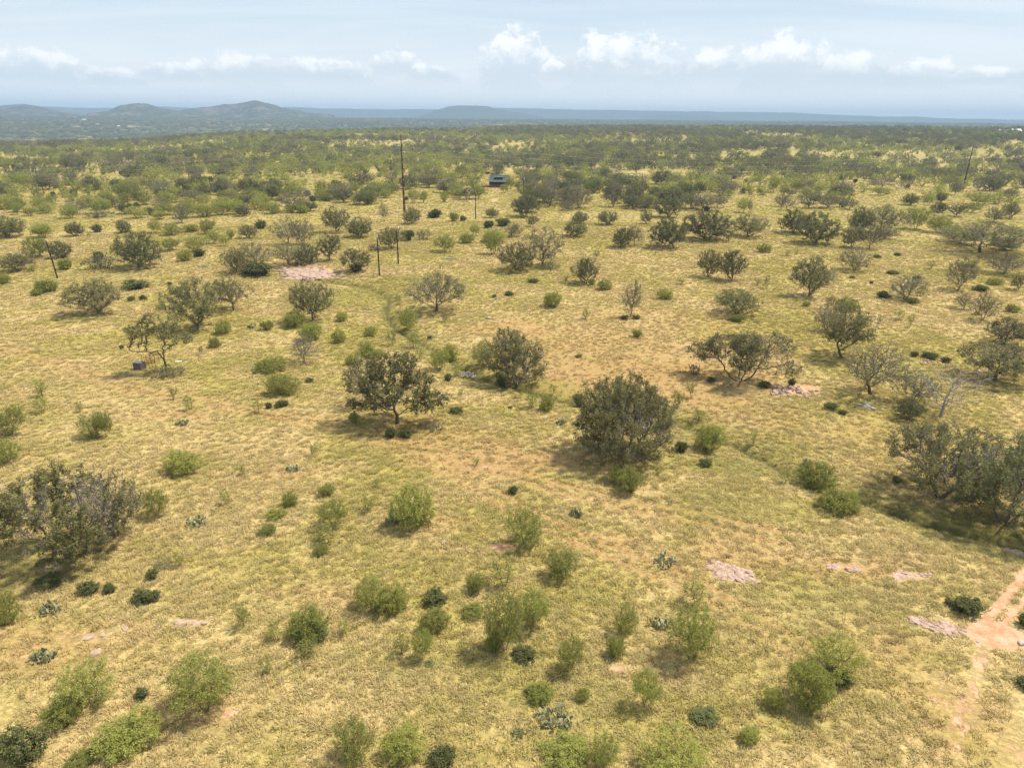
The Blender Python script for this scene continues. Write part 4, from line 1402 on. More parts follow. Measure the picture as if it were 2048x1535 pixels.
def wood(r0, r1, sp, dens, azm=43):
    """jittered places in a ring sector, thinned by a patchy density"""
    R2 = r1 + 50
    gx = np.arange(-R2, R2, sp); gy = np.arange(0, R2, sp)
    X, Y = np.meshgrid(gx, gy); X = X.ravel(); Y = Y.ravel()
    X = X + rng.uniform(-.5, .5, X.size) * sp; Y = Y + rng.uniform(-.5, .5, Y.size) * sp
    r = np.hypot(X, Y); az = np.degrees(np.arctan2(X, Y))
    k = (r > r0) & (r < r1) & (np.abs(az) < azm)
    X, Y, r = X[k], Y[k], r[k]
    p = sstep(.34, .58, fbm(X / 80, Y / 80, 21, 4)) * .80 + .14
    p = p * (.58 + .42 * sstep(280, 560, r))
    k = rng.uniform(0, 1, X.size) < p * dens
    X, Y = X[k], Y[k]
    for P in CLEARW:
        m = ~inside(X, Y, P); X, Y = X[m], Y[m]
    return X, Y

X1, Y1 = wood(246, 800, 7.2, .88)
pl = np.array(PLACED)
nearp = pl[np.hypot(pl[:, 0], pl[:, 1]) > 200]
keep = np.ones(X1.size, bool)
for (x, y, rr) in nearp:
    keep &= np.hypot(X1 - x, Y1 - y) > rr * .9 + 2.0
X1, Y1 = X1[keep], Y1[keep]
# keep sight of poles and the cabin
for px0, px1, py in ((798, 818, 425), (1912, 1950, 390), (972, 998, 392)):
    g0 = ground(px0, py); g1 = ground(px1, py)
    a0, a1 = math.atan2(g0[0], g0[1]), math.atan2(g1[0], g1[1]); rmax = np.hypot(*g0)
    rr = np.hypot(X1, Y1); aa = np.arctan2(X1, Y1)
    m = ~((aa > a0) & (aa < a1) & (rr > rmax - 75) & (rr < rmax + 4)); X1, Y1 = X1[m], Y1[m]
X2, Y2 = wood(800, 1900, 8.2, .88, 41)
def kinds_for(X, Y):
    r = np.hypot(X, Y); az = np.degrees(np.arctan2(X, Y))
    f = fbm(X / 130, Y / 130, 33, 3)
    oakp = np.clip(.15 + .24 * sstep(-12, 8, az) + .14 * sstep(600, 1300, r) + (f - .5) * 1.5, .06, .88)
    u = rng.uniform(0, 1, X.size); v = rng.uniform(0, 1, X.size)
    out = np.where(u < oakp, np.where(v < .45, 'b', np.where(v < .72, 'o', 'd')), np.where(v < .80, 'm', np.where(v < .92, 'mb', 'j')))
    return out
K1 = kinds_for(X1, Y1); K2 = kinds_for(X2, Y2)
DIM = {'b': (8.8, 6.2), 'o': (8.6, 6.0), 'd': (8.2, 5.8), 'm': (6.6, 4.6), 'mb': (4.4, 3.0), 'j': (2.8, 2.2)}
cnt = {}
def fam(k):
    return {'o': 'oak', 'b': 'oak', 'd': 'oak', 'm': 'mesquite', 'mb': 'mesquite', 'ms': 'mesquite', 'j': 'shrub'}.get(k, 'oak' if k[0] == 'H' else k)
for it in ITEMS:
    cnt[fam(it[0])] = cnt.get(fam(it[0]), 0) + 1
REST = []
order = np.argsort(np.hypot(X1, Y1))
for i in order:
    k = str(K1[i]); w, h = DIM[k]; s = rng.uniform(.72, 1.28)
    if cnt.get(fam(k), 0) < 300:
        cnt[fam(k)] = cnt.get(fam(k), 0) + 1
        px, py = project((X1[i], Y1[i], tz0(X1[i], Y1[i])))
        ITEMS.append([k, X1[i], Y1[i], w * s, h * s * rng.uniform(.88, 1.1), px, py, ''])
    else:
        REST.append((k, X1[i], Y1[i], s))
for i in range(len(X2)):
    REST.append((str(K2[i]), X2[i], Y2[i], rng.uniform(.72, 1.3)))
print('counts', cnt, 'rest', len(REST))

# ------------------------------------------------------------------ labels for those without one: what stands nearest, on which side, and which in order
ORD = ['first', 'second', 'third', 'fourth', 'fifth', 'sixth', 'seventh', 'eighth', 'ninth', 'tenth', 'eleventh', 'twelfth', 'thirteenth', 'fourteenth', 'fifteenth', 'sixteenth', 'seventeenth', 'eighteenth',
       'nineteenth', 'twentieth']
ORD += ['twenty-' + w for w in ORD[:9]] + ['thirtieth'] + ['thirty-' + w for w in ORD[:9]] + ['fortieth']
buckets = {}
for it in ITEMS:
    if it[7]:
        continue
    px, py = it[5], it[6]
    best = min(MARKS, key=lambda m: math.hypot(px - m[0], (py - m[1]) * 2.2))
    dx, dy = px - best[0], (py - best[1]) * 2.2
    a = math.degrees(math.atan2(-dy, dx)) % 360
    rel = ['to the right of', 'behind and right of', 'behind', 'behind and left of', 'to the left of', 'in front and left of', 'in front of', 'in front and right of'][int(((a + 22.5) % 360) // 45)]
    it.append((best[2], rel))
    buckets.setdefault((it[0], best[2], rel), []).append((math.hypot(dx, dy), it))
for (k, mk, rel), L in buckets.items():
    L.sort(key=lambda t: t[0])
    for n, (_, it) in enumerate(L):
        w0 = KW[k][2]
        sz = ''
        it[7] = f'{w0} {rel} {mk}' if len(L) == 1 else f'{ORD[min(n, len(ORD) - 1)]} {w0} out, {rel} {mk}'

# ------------------------------------------------------------------ prickly pears: pads stacked on pads
def pad_mesh():
    V, F = [], []
    n = 10
    for j, (zz, yy) in enumerate(((0, .0), (.0, .018), (.0, -.018))):
        pass
    ring = [(0.5 * math.sin(2 * math.pi * k / n) * (0.82 + 0.18 * -math.cos(2 * math.pi * k / n)), 0.5 - 0.5 * math.cos(2 * math.pi * k / n)) for k in range(n)]
    for y, s in ((-.05, .8), (.05, .8)):
        for (x, z) in ring:
            V.append((x * s * .8, y, .5 + (z - .5) * s))
    for (x, z) in ring:
        V.append((x * .8, 0, z))
    F = [tuple(range(n))[::-1], tuple(range(n, 2 * n))]
    for k in range(n):
        F.append((k, (k + 1) % n, 2 * n + (k + 1) % n, 2 * n + k)); F.append((2 * n + k, 2 * n + (k + 1) % n, n + (k + 1) % n, n + k))
    return np.array(V), F
PADV, PADF = pad_mesh()
_pm = []
for k in range(3):
    me = bpy.data.meshes.new('pad'); me.from_pydata(PADV.tolist(), [], PADF); me.update()
    a = me.attributes.new('tone', 'FLOAT', 'POINT'); a.data.foreach_set('value', np.full(len(PADV), (.15, .55, .9)[k], np.float32))
    me.materials.append(M_PAD); _pm.append(me)

def cactus(x, y, W, H, seed, single):
    rs = np.random.default_rng(seed)
    root = empty('prickly_pear', (x, y, tz(x, y) - .03))
    H = min(max(H, .5), 1.3)
    n = int(min(70, 16 + 22 * W))
    pads = []
    for i in range(n):
        a = rs.uniform(0, 2 * np.pi); rr = W * .47 * math.sqrt(rs.uniform(0, 1))
        lvl = 0 if rs.uniform() < .5 else (1 if rs.uniform() < .65 else 2)
        s = rs.uniform(.26, .42)
        z = lvl * .22 * H / .8
        til = rs.normal(0, .45)
        pads.append((Matrix.Translation((math.cos(a) * rr, math.sin(a) * rr * .8, z)) @ Matrix.Rotation(rs.uniform(0, 6.28), 4, 'Z') @ Matrix.Rotation(til, 4, 'X') @ Matrix.Diagonal((s, s, s * 1.15, 1)), int(rs.integers(0, 3))))
    if single:
        for (mx, v) in pads:
            o = link('pad', _pm[v], root); o.matrix_local = mx
    else:
        Vs, F, tn = [], [], []
        for (mx, v) in pads:
            m = np.array(mx); k = len(Vs) * len(PADV)
            Vs.append(PADV @ m[:3, :3].T + m[:3, 3]); F += [tuple(i + k for i in f) for f in PADF]; tn.append(np.full(len(PADV), (.15, .55, .9)[v]))
        me = bpy.data.meshes.new('pads'); me.from_pydata(np.concatenate(Vs).tolist(), [], F); me.update()
        at = me.attributes.new('tone', 'FLOAT', 'POINT'); at.data.foreach_set('value', np.concatenate(tn).astype(np.float32)); me.materials.append(M_PAD)
        link('pads', me, root)['kind'] = 'stuff'
    return root

# ------------------------------------------------------------------ set every plant in its place
HEROES = {}
for n, it in enumerate(ITEMS):
    kind, x, y, W, h, px, py, lab = it[:8]
    if kind == 'c':
        o = cactus(x, y, W, h, 3000 + n, W > 2.2 and np.hypot(x, y) < 75)
        tag(o, lab, 'cactus', GRP['prickly_pear']); continue
    if kind[0] == 'H':
        t = hero(kind); nm, cat = 'oak_tree', 'oak'; rz = 0.0
        rz = -math.atan2(x, y)
    else:
        L = LIB[kind]; t = L[int(rng.integers(len(L)))] if np.hypot(x, y) > 140 else L[n % len(L)]
        nm, cat, _ = KW[kind]; rz = rng.uniform(0, 6.28)
    h = max(h, W * .28)
    ws = 1.10 if kind[0] in 'obD' else 1.04
    root = empty(nm, (x, y, tz(x, y)), rz, (W / t.W * ws, W / t.W * ws, h / t.H))
    tag(root, lab, cat, GRP[nm])
    link('trunk', t.trunk, root); link('crown', t.crown, root)
print('things with plants', len(ITEMS), 'tris', TRI)
# ------------------------------------------------------------------ masses nobody could count: the far wood, the grass
def lod(t, name):
    V, Q, CV, qs, tt, mi, tone = t.raw
    nq = len(Q)
    vq = Q if qs is None else np.concatenate([Q, qs + len(V)])
    ml = np.concatenate([np.zeros(nq, int), np.full(len(vq) - nq, 2), np.ones(len(tt), int)])
    return mesh_np(name, np.concatenate([V, CV]), vq, tt + len(V), mats=t.mats, mat_idx=ml, attrs={'tone': np.concatenate([np.full(len(V), .5), tone])})

def scatter(name, pts, scl, rot, idx, protos, attrs=None, label=None, cat=None):
    c = bpy.data.collections.new(name + '_kinds')
    for k, me in enumerate(protos):
        o = bpy.data.objects.new('%s_kind_%02d' % (name, k), me); c.objects.link(o)
    me = bpy.data.meshes.new(name)
    me.vertices.add(len(pts)); me.vertices.foreach_set('co', np.asarray(pts, np.float32).ravel())
    def at(n, t, v, key='value'):
        a = me.attributes.new(n, t, 'POINT'); a.data.foreach_set(key, v)
    at('scl', 'FLOAT_VECTOR', np.asarray(scl, np.float32).ravel(), 'vector')
    at('turn', 'FLOAT_VECTOR', np.asarray(rot, np.float32).ravel(), 'vector')
    at('pick', 'INT', np.asarray(idx, np.int32))
    for k, v in (attrs or {}).items():
        at(k, 'FLOAT', np.asarray(v, np.float32))
    t = bpy.data.node_groups.new(name, 'GeometryNodeTree'); t.is_modifier = True
    t.interface.new_socket('Geometry', in_out='INPUT', socket_type='NodeSocketGeometry')
    t.interface.new_socket('Geometry', in_out='OUTPUT', socket_type='NodeSocketGeometry')
    g = NT(t)
    gi = g.n('NodeGroupInput'); go = g.n('NodeGroupOutput')
    ci = g.n('GeometryNodeCollectionInfo'); ci.inputs['Collection'].default_value = c
    ci.inputs['Separate Children'].default_value = True; ci.inputs['Reset Children'].default_value = True
    ip = g.n('GeometryNodeInstanceOnPoints'); ip.inputs['Pick Instance'].default_value = True
    def na(n, dt):
        q = g.n('GeometryNodeInputNamedAttribute', data_type=dt); q.inputs['Name'].default_value = n; return q.outputs[0]
    g.l(gi.outputs[0], ip.inputs['Points']); g.l(ci.outputs[0], ip.inputs['Instance'])
    g.l(na('pick', 'INT'), ip.inputs['Instance Index']); g.l(na('turn', 'FLOAT_VECTOR'), ip.inputs['Rotation']); g.l(na('scl', 'FLOAT_VECTOR'), ip.inputs['Scale'])
    g.l(ip.outputs[0], go.inputs[0])
    o = link(name, me)
    md = o.modifiers.new('scatter', 'NODES'); md.node_group = t
    tag(o, label, cat, kind='stuff')
    return o

def build_wood():
    P, kind_of = [], {}
    mq = dict(leaf_mat=M_MESQ, twig_mat=M_MTWIG, tip=.014, leaf_aspect=.5, droop=.2, lod=True, natt=70, step=.5, twig_len=.6)
    spec = {'o': [TM('lod_oak', 1000 + i, 9, 6.8, natt=110, step=.7, twigs=4, twig_len=.9, twig_r=.03, tip=.03, leafy=.6, leaf=.38, leaf_n=5, lod=True) for i in range(3)],
            'b': [TM('lod_bare', 1100 + i, 9, 6.6, natt=130, step=.65, twigs=7, twig_len=.9, twig_r=.03, tip=.03, leafy=.35, leaf=.4, leaf_n=3, lod=True) for i in range(3)],
            'd': [TM('lod_live', 1200 + i, 9.5, 6.8, natt=130, step=.7, fork=.1, stems=2, stem_spread=.6, twigs=4, twig_len=.8, twig_r=.03, tip=.03, leafy=.9, leaf=.38, leaf_n=6, leaf_mat=M_LIVELEAF, lod=True) for i in range(3)],
            'm': [TM('lod_mesq', 1300 + i, 5.4, 4.0, fork=.2, stems=2, stem_spread=.5, twigs=4, twig_r=.02, leafy=.85, leaf=.30, leaf_n=5, **mq) for i in range(4)],
            'mb': [TM('lod_mbush', 1400 + i, 4.4, 3.0, fork=.06, stems=3, stem_spread=.5, twigs=4, twig_r=.02, leafy=.9, leaf=.34, leaf_n=4, **mq) for i in range(2)],
            'j': [TM('lod_juni', 1500 + i, 2.6, 2.0, fork=.05, stems=3, stem_spread=.3, natt=50, step=.35, twigs=4, twig_len=.35, twig_r=.02, leafy=1, leaf=.28, leaf_n=4, leaf_mat=M_JUNI, lod=True) for i in range(2)]}
    meshes = []; base = {}
    for k, L in spec.items():
        base[k] = (len(meshes), L)
        for t in L:
            meshes.append(lod(t, 'woodland_kind'))
    pts, scl, rot, idx = [], [], [], []
    for (k, x, y, s) in REST:
        b, L = base[k]; j = int(rng.integers(len(L))); t = L[j]; w, h = DIM[k]
        pts.append((x, y, 0)); scl.append((w * s / t.W, w * s / t.W, h * s / t.H * rng.uniform(.9, 1.15))); idx.append(b + j)
    # the basin and the valleys beyond: larger clumps
    r0, r1 = 1900, 6600
    n = 40000
    r = np.sqrt(rng.uniform(r0 ** 2, r1 ** 2, n * 2)); a = np.radians(rng.uniform(-41, 41, n * 2))
    X, Y = np.sin(a) * r, np.cos(a) * r
    p = sstep(.30, .55, fbm(X / 420, Y / 420, 51, 4)) * .9 + .10
    k = rng.uniform(0, 1, X.size) < p; X, Y, r = X[k][:n], Y[k][:n], r[k][:n]
    kk = rng.choice(['o', 'd', 'm', 'b'], X.size, p=[.3, .35, .2, .15])
    for i in range(len(X)):
        q = str(kk[i]); b, L = base[q]; j = int(rng.integers(len(L))); t = L[j]
        w = rng.uniform(11, 20) * (1 + r[i] / 9000); h = rng.uniform(5.5, 9)
        pts.append((X[i], Y[i], 0)); scl.append((w / t.W, w / t.W, h / t.H)); idx.append(b + j)
    pts = np.array(pts, float)
    pts[:, 2] = terrain0(pts[:, 0], pts[:, 1]) - .1
    rot = np.zeros((len(pts), 3)); rot[:, 2] = rng.uniform(0, 6.28, len(pts))
    scatter('distant_woodland', pts, scl, rot, idx, meshes, label='distant scrub woodland of oak and mesquite fading into blue haze', cat='woodland')
    print('woodland', len(pts))
build_wood()

def tuft(seed, n, H, spread, wid, lean, mat):
    rs = np.random.default_rng(seed)
    a = rs.uniform(0, 2 * np.pi, n); rr = spread * np.sqrt(rs.uniform(0, 1, n)) * .5
    b = np.stack([np.cos(a) * rr, np.sin(a) * rr, np.full(n, -.03)], 1)
    L = H * rs.uniform(.5, 1.15, n)
    d = np.stack([np.cos(a) * .45 + rs.normal(0, .35, n) + lean, np.sin(a) * .45 + rs.normal(0, .35, n), np.full(n, 1.0)], 1)
    d /= np.linalg.norm(d, axis=1)[:, None]
    mid = b + d * (L * .55)[:, None]
    d2 = d + np.stack([d[:, 0] * .9, d[:, 1] * .9, np.full(n, -.55)], 1); d2 /= np.linalg.norm(d2, axis=1)[:, None]
    tip = mid + d2 * (L * .5)[:, None]
    w = np.stack([-np.sin(a + rs.normal(0, .6, n)), np.cos(a), np.zeros(n)], 1) * wid
    V = np.stack([b - w, b + w, mid + w * .8, mid - w * .8, tip], 1).reshape(-1, 3)
    k = (np.arange(n) * 5)[:, None]
    Q = k + np.array([[0, 1, 2, 3]]); T = k + np.array([[3, 2, 4]])
    tone = np.repeat(rs.uniform(0, 1, n), 5) * .6 + np.tile([0, 0, .25, .25, .4], n)
    return mesh_np('grass_kind', V, Q, T, mats=[mat], attrs={'tone': tone})

def build_grass():
    n = 230000
    r = 26 + (250 - 26) * rng.uniform(0, 1, n) ** 1.05
    keep = rng.uniform(0, 1, n) < np.clip(r / 70, 0, 1) ** 1.0
    r = r[keep]
    r = np.concatenate([r, rng.uniform(240, 470, 75000)])
    a = np.radians(rng.uniform(-44, 44, len(r)))
    X, Y = np.sin(a) * r, np.cos(a) * r
    mk = masks(X, Y)
    k = mk['soil'] + (fbm(X / 1.5, Y / 1.5, 60, 2) - .5) * .5 < .33
    k &= rng.uniform(0, 1, len(X)) < 1 - np.clip(.80 * mk['brown'], 0, .92)
    k &= rng.uniform(0, 1, len(X)) < .55 + .45 * sstep(.35, .6, fbm(X / 6, Y / 6, 81, 3))
    k &= mk['line'] < .2
    X, Y, r = X[k], Y[k], r[k]
    Z = terrain(X, Y)
    protos = [tuft(1 + i, 26, .36, .36, .016, .35, M_STRAW) for i in range(4)] + [tuft(11 + i, 30, .24, .36, .018, .15, M_STRAW) for i in range(2)] + [tuft(21 + i, 24, .22, .30, .022, .1, M_GREENT) for i in range(2)]
    u = rng.uniform(0, 1, len(X))
    gz = fbm(X / 30, Y / 30, 88, 3)
    idx = np.where(u < .60, rng.integers(0, 4, len(X)), np.where(u < .60 + .26 - (gz - .5) * .3, rng.integers(4, 6, len(X)), rng.integers(6, 8, len(X))))
    s = rng.uniform(.7, 1.35, len(X)) * (1 + .35 * sstep(80, 220, r) + .55 * sstep(235, 300, r))
    zs = s * np.where(mk['green'][k] > .4, .75, 1.0) * rng.uniform(.8, 1.2, len(X))
    # the wind has laid the grass over in one direction
    rot = np.zeros((len(X), 3)); rot[:, 2] = 0.6 + (fbm(X / 14, Y / 14, 97, 2) - .5) * 3.0 + rng.normal(0, .7, len(X))
    scatter('grass', np.stack([X, Y, Z], 1), np.stack([s * 1.15, s * 1.15, zs], 1), rot, idx, protos, {'green': mk['green'][k], 'brown': mk['brown'][k]}, 'dry bunch grass in straw and yellow green tufts', 'grass')
    print('grass', len(X))
build_grass()
# ------------------------------------------------------------------ poles and wires
def vheight(P, yt):
    """height of an upright thing standing at P whose top is seen at photograph row yt"""
    z0 = tz(*P); lo, hi = 0.0, 80.0
    for _ in range(30):
        h = .5 * (lo + hi)
        if project((P[0], P[1], z0 + h))[1] > yt: lo = h
        else: hi = h
    return h
def zrow(P, y):
    return tz(*P) + vheight(P, y)

def tall_pole(bx, by, yt, rows, label):
    P = ground(bx, by); H = vheight(P, yt); z0 = tz(*P)
    root = empty('transmission_pole', (P[0], P[1], z0)); tag(root, label, 'power pole', 'tall poles of the transmission line')
    m = MB()
    n = 9
    for i in range(n):
        a, b = i / n, (i + 1) / n
        m.tube((0, 0, H * a - (.5 if i == 0 else 0)), (0, 0, H * b), .46 - .30 * a, .46 - .30 * b, 12)
    m.build('shaft', M_STEEL, root, smooth=True)
    MB().tube((0, 0, H - .02), (0, 0, H + .12), .19, .10, 12).build('cap', M_STEEL, root)
    tips = []
    for k, (row, side) in enumerate(rows):
        z = vheight(P, row); L = 1.5
        ins = MB().tube((side * .18, 0, z), (side * (.2 + L), 0, z + .12), .055, .05, 8)
        for j in range(9):
            x = side * (.34 + j * .13)
            ins.tube((x - .03, 0, z + .02 + j * .009), (x + .03, 0, z + .02 + j * .009), .13, .13, 10)
        ins.build('insulator', M_INSUL, root)
        MB().tube((side * .1, 0, z - .18), (side * .24, 0, z - .02), .09, .09, 8).build('bracket', M_STEEL, root)
        tips.append(Vector((P[0] + side * (.2 + L), P[1], z0 + z + .14)))
    z = vheight(P, rows[-1][0] + 9)
    MB().tube((-.2, 0, z), (.75, 0, z), .05, .05, 8).build('neutral_bracket', M_STEEL, root)
    tips.append(Vector((P[0] + .75, P[1], z0 + z)))
    tips.append(Vector((P[0], P[1], z0 + H + .1)))
    return P, tips
P1, T1 = tall_pole(809, 424, 269, [(282, 1), (292, -1), (304, 1)], 'tall rust brown steel power pole at the edge of the clearing')
P2, T2 = tall_pole(1925.5, 380, 290, [(297.5, 1), (305.5, -1), (313.6, 1)], 'tall dark power pole leaning in view near the right edge')

def wire(a, b, sag, label, r=.035):
    n = 28; V = []; Q = []
    d = (b - a).normalized(); u = Vector((-d.y, d.x, 0)).normalized(); w = d.cross(u)
    for i in range(n + 1):
        t = i / n; p = a.lerp(b, t); p.z -= 4 * sag * t * (1 - t)
        for k in range(5):
            q = 2 * math.pi * k / 5
            V.append(p + u * (r * math.cos(q)) + w * (r * math.sin(q)))
    for i in range(n):
        for k in range(5):
            Q.append((i * 5 + k, i * 5 + (k + 1) % 5, (i + 1) * 5 + (k + 1) % 5, (i + 1) * 5 + k))
    o = link('power_line', mesh_np('power_line', [tuple(v) for v in V], Q, mats=[M_WIRE], smooth=True))
    tag(o, label, 'cable', 'cables of the transmission line')
names = ['upper right cable', 'left side cable', 'lower right cable', 'neutral cable', 'thin top shield cable']
for k in range(5):
    dv = T2[k] - T1[k]; dv.z = 0
    sag = (7.6, 7.6, 7.6, 7.0, 5.5)[k]; rr = .014 if k < 3 else .008
    wire(T1[k], T2[k], sag, f'{names[k]} between the two tall power poles', rr)
    wire(T1[k], T1[k] - dv * .9 + Vector((0, 0, -2)), sag, f'{names[k]} running left from the tall brown pole', rr)
    wire(T2[k], T2[k] + dv * .7, sag, f'{names[k]} running right past the leaning tall pole', rr)

def short_pole(bx, by, yt, label, lean=0.0, top=True):
    P = ground(bx, by); H = vheight(P, yt)
    root = empty('utility_pole', (P[0], P[1], tz(*P))); tag(root, label, 'utility pole', 'short wooden poles of the small power line')
    root.rotation_euler = (0, lean, 0)
    m = MB()
    for i in range(5):
        a, b = i / 5, (i + 1) / 5
        m.tube((.03 * math.sin(3 * a), 0, H * a - (.4 if i == 0 else 0)), (.03 * math.sin(3 * b), 0, H * b), .19 - .07 * a, .19 - .07 * b, 10)
    m.build('shaft', M_POLE, root, smooth=True)
    if top:
        ins = MB().tube((0, 0, H), (0, 0, H + .16), .03, .03, 6)
        for j in range(3):
            ins.tube((0, 0, H + .14 + j * .07), (0, 0, H + .18 + j * .07), .10 - j * .015, .10 - j * .015, 10)
        ins.build('insulator', M_INSUL, root)
        MB().tube((.14, 0, H - 1.0), (.20, 0, H - .95), .04, .04, 6).build('bracket', M_STEEL, root)
    return root, P, H
short_pole(758.9, 551, 475.4, 'nearer of the two short dark poles in the green draw')
short_pole(796.7, 527.5, 458, 'farther of the two short dark poles, with a pale insulator')
short_pole(951.3, 438, 383, 'short dark pole in the clearing before the cabin')
tr, Pt, Ht = short_pole(1046.5, 386, 352, 'short pole with a pale transformer right of the cabin')
MB().tube((.34, 0, Ht - 1.5), (.34, 0, Ht - .7), .22, .22, 12).build('transformer', M_INSUL, tr)
short_pole(115, 556, 481, 'lone leaning short dark pole in the left meadow', -.07)

# ------------------------------------------------------------------ wire fence
def fence():
    line = G([(470, 561), (560, 557), (700, 560), (794, 549), (862, 541), (945, 534), (1100, 524), (1275, 513), (1380, 507)])
    root = empty('wire_fence', (line[0][0], line[0][1], tz(*line[0])))
    tag(root, 'thin wire fence on steel posts crossing the middle meadow', 'fence')
    o3 = np.array(root.location)
    pts = []
    for a, b in zip(line[:-1], line[1:]):
        n = max(1, int(round(np.linalg.norm(b - a) / 5.0)))
        pts += [a + (b - a) * i / n for i in range(n)]
    pm = MB().tube((0, 0, -.3), (0, 0, 1.3), .035, .03, 6).box((0, .03, .6), (.07, .02, 1.2)).mesh('post', M_POST)
    for p in pts:
        o = link('post', pm, root); o.location = (p[0] - o3[0], p[1] - o3[1], tz(*p) - o3[2]); o.rotation_euler = (random.uniform(-.05, .05), random.uniform(-.05, .05), random.uniform(0, 1))
    for h in (.35, .65, .95, 1.2):
        w = MB()
        for a, b in zip(pts[:-1], pts[1:]):
            w.tube((a[0] - o3[0], a[1] - o3[1], tz(*a) + h - o3[2]), (b[0] - o3[0], b[1] - o3[1], tz(*b) + h - o3[2]), .006, .006, 3)
        w.build('strand', M_POST, root)
fence()

# ------------------------------------------------------------------ cabin
def cabin():
    P = ground(997, 375); z0 = tz(*P)
    az = math.atan2(P[0], P[1])
    root = empty('cabin', (P[0], P[1] + 2, z0), -az - .18)
    tag(root, 'small dark cabin with a green metal roof and red railed deck', 'cabin')
    L, D, H, F = 10.0, 6.5, 2.9, .8         # F: floor height
    wall = MB()
    wall.box((0, D / 2, F + H / 2), (L, D, H))
    wall.add([(-L / 2, 0, F + H), (-L / 2, D, F + H), (-L / 2, D / 2, F + H + 2.0)], [(0, 2, 1)])
    wall.add([(L / 2, 0, F + H), (L / 2, D, F + H), (L / 2, D / 2, F + H + 2.0)], [(0, 1, 2)])
    w = wall.build('wall', M_WALLD, root)
    for i in range(6):
        MB().box((-L / 2 + .3 + i * (L - .6) / 5, .3, F / 2 - .1), (.25, .25, F + .2)).build('pier', M_POST, root)
    rf = MB()
    for s in (-1, 1):
        y0, y1 = (-.5, D / 2) if s < 0 else (D + .5, D / 2)
        z0r, z1r = F + H - .3, F + H + 2.05
        rf.add([(-L / 2 - .4, y0, z0r), (L / 2 + .4, y0, z0r), (L / 2 + .4, y1, z1r), (-L / 2 - .4, y1, z1r),
                (-L / 2 - .4, y0, z0r + .12), (L / 2 + .4, y0, z0r + .12), (L / 2 + .4, y1, z1r + .12), (-L / 2 - .4, y1, z1r + .12)],
               [(0, 1, 2, 3) if s < 0 else (3, 2, 1, 0), (7, 6, 5, 4) if s < 0 else (4, 5, 6, 7), (0, 4, 5, 1), (1, 5, 6, 2), (2, 6, 7, 3), (3, 7, 4, 0)])
    roof = rf.build('roof', M_ROOF, root)
    sm = MB()
    for i in range(22):
        x = -L / 2 - .3 + i * (L + .6) / 21
        sm.tube((x, -.5, F + H - .3 + .13), (x, D / 2, F + H + 2.05 + .13), .03, .03, 4)
    sm.build('standing_seams', M_ROOF, roof)
    MB().tube((-L / 2 - .4, D / 2, F + H + 2.2), (L / 2 + .4, D / 2, F + H + 2.2), .09, .09, 6).build('ridge_cap', M_ROOF, roof)
    # shed dormer with a dark band of glass, and the porch roof
    MB().box((0, 1.35, F + H + .75), (4.4, 1.7, 1.0)).build('dormer', M_WALLD, root)
    MB().box((0, .48, F + H + .80), (4.0, .05, .6)).build('window', M_GLASS, root, )
    MB().add([(-2.5, .2, F + H + 1.3), (2.5, .2, F + H + 1.3), (2.5, 2.9, F + H + 1.8), (-2.5, 2.9, F + H + 1.8), (-2.5, .2, F + H + 1.4), (2.5, .2, F + H + 1.4), (2.5, 2.9, F + H + 1.9), (-2.5, 2.9, F + H + 1.9)],
             [(0, 1, 2, 3), (7, 6, 5, 4), (0, 4, 5, 1), (1, 5, 6, 2), (2, 6, 7, 3), (3, 7, 4, 0)]).build('dormer_roof', M_ROOF, root)
    pr = MB().add([(-L / 2 + .2, -3.2, F + 2.1), (L / 2 - .2, -3.2, F + 2.1), (L / 2 - .2, -.02, F + 2.7), (-L / 2 + .2, -.02, F + 2.7), (-L / 2 + .2, -3.2, F + 2.2), (L / 2 - .2, -3.2, F + 2.2), (L / 2 - .2, -.02, F + 2.8), (-L / 2 + .2, -.02, F + 2.8)],
                  [(3, 2, 1, 0), (4, 5, 6, 7), (0, 1, 5, 4), (1, 2, 6, 5), (2, 3, 7, 6), (3, 0, 4, 7)])
    pr.build('porch_roof', M_ROOF, root)
    for x in (-4.6, -1.5, 1.5, 4.6):
        MB().box((x, -3.0, F + 1.05), (.16, .16, 2.1)).build('porch_post', M_WALLD, root)
    for x in (-3.2, 3.0):
        f = MB().box((x, -.03, F + 1.5), (1.3, .08, 1.1)).build('window', M_GLASS, root)
        MB().box((x, -.06, F + .9), (1.5, .1, .1)).box((x, -.06, F + 2.1), (1.5, .1, .1)).build('frame', M_DECK, f)
    dr = MB().box((0, -.03, F + 1.05), (1.0, .08, 2.1)).build('door', M_DECK, root)
    MB().tube((.38, -.1, F + 1.0), (.38, -.16, F + 1.0), .05, .05, 8).build('handle', M_POST, dr)
    # deck: boards, and a red rail with balusters; it runs out past the left end
    x0, x1, y0 = -L / 2 - 3.6, L / 2, -3.4
    for i in range(16):
        y = y0 + .1 + i * .215
        MB().box(((x0 + x1) / 2, y, F - .06), (x1 - x0, .2, .07)).build('deck_board', M_DECK, root)
    MB().box(((x0 + x1) / 2, y0 - .04, F - .3), (x1 - x0, .08, .45)).box((x0 - .03, y0 / 2, F - .3), (.08, -y0, .45)).build('deck_skirt', M_DECK, root)
    rl = MB().box(((x0 + x1) / 2, y0, F + 1.0), (x1 - x0, .14, .1)).box(((x0 + x1) / 2, y0, F + .15), (x1 - x0, .08, .08)).box((x0, y0 / 2, F + 1.0), (.14, -y0, .1)).box((x0, y0 / 2, F + .15), (.08, -y0, .08))
    rail = rl.build('rail', M_DECK, root)
    for i in range(45):
        x = x0 + .15 + i * (x1 - x0 - .3) / 44
        MB().box((x, y0 + .002, F + .58), (.09, .06, .80)).build('baluster', M_DECK, rail)
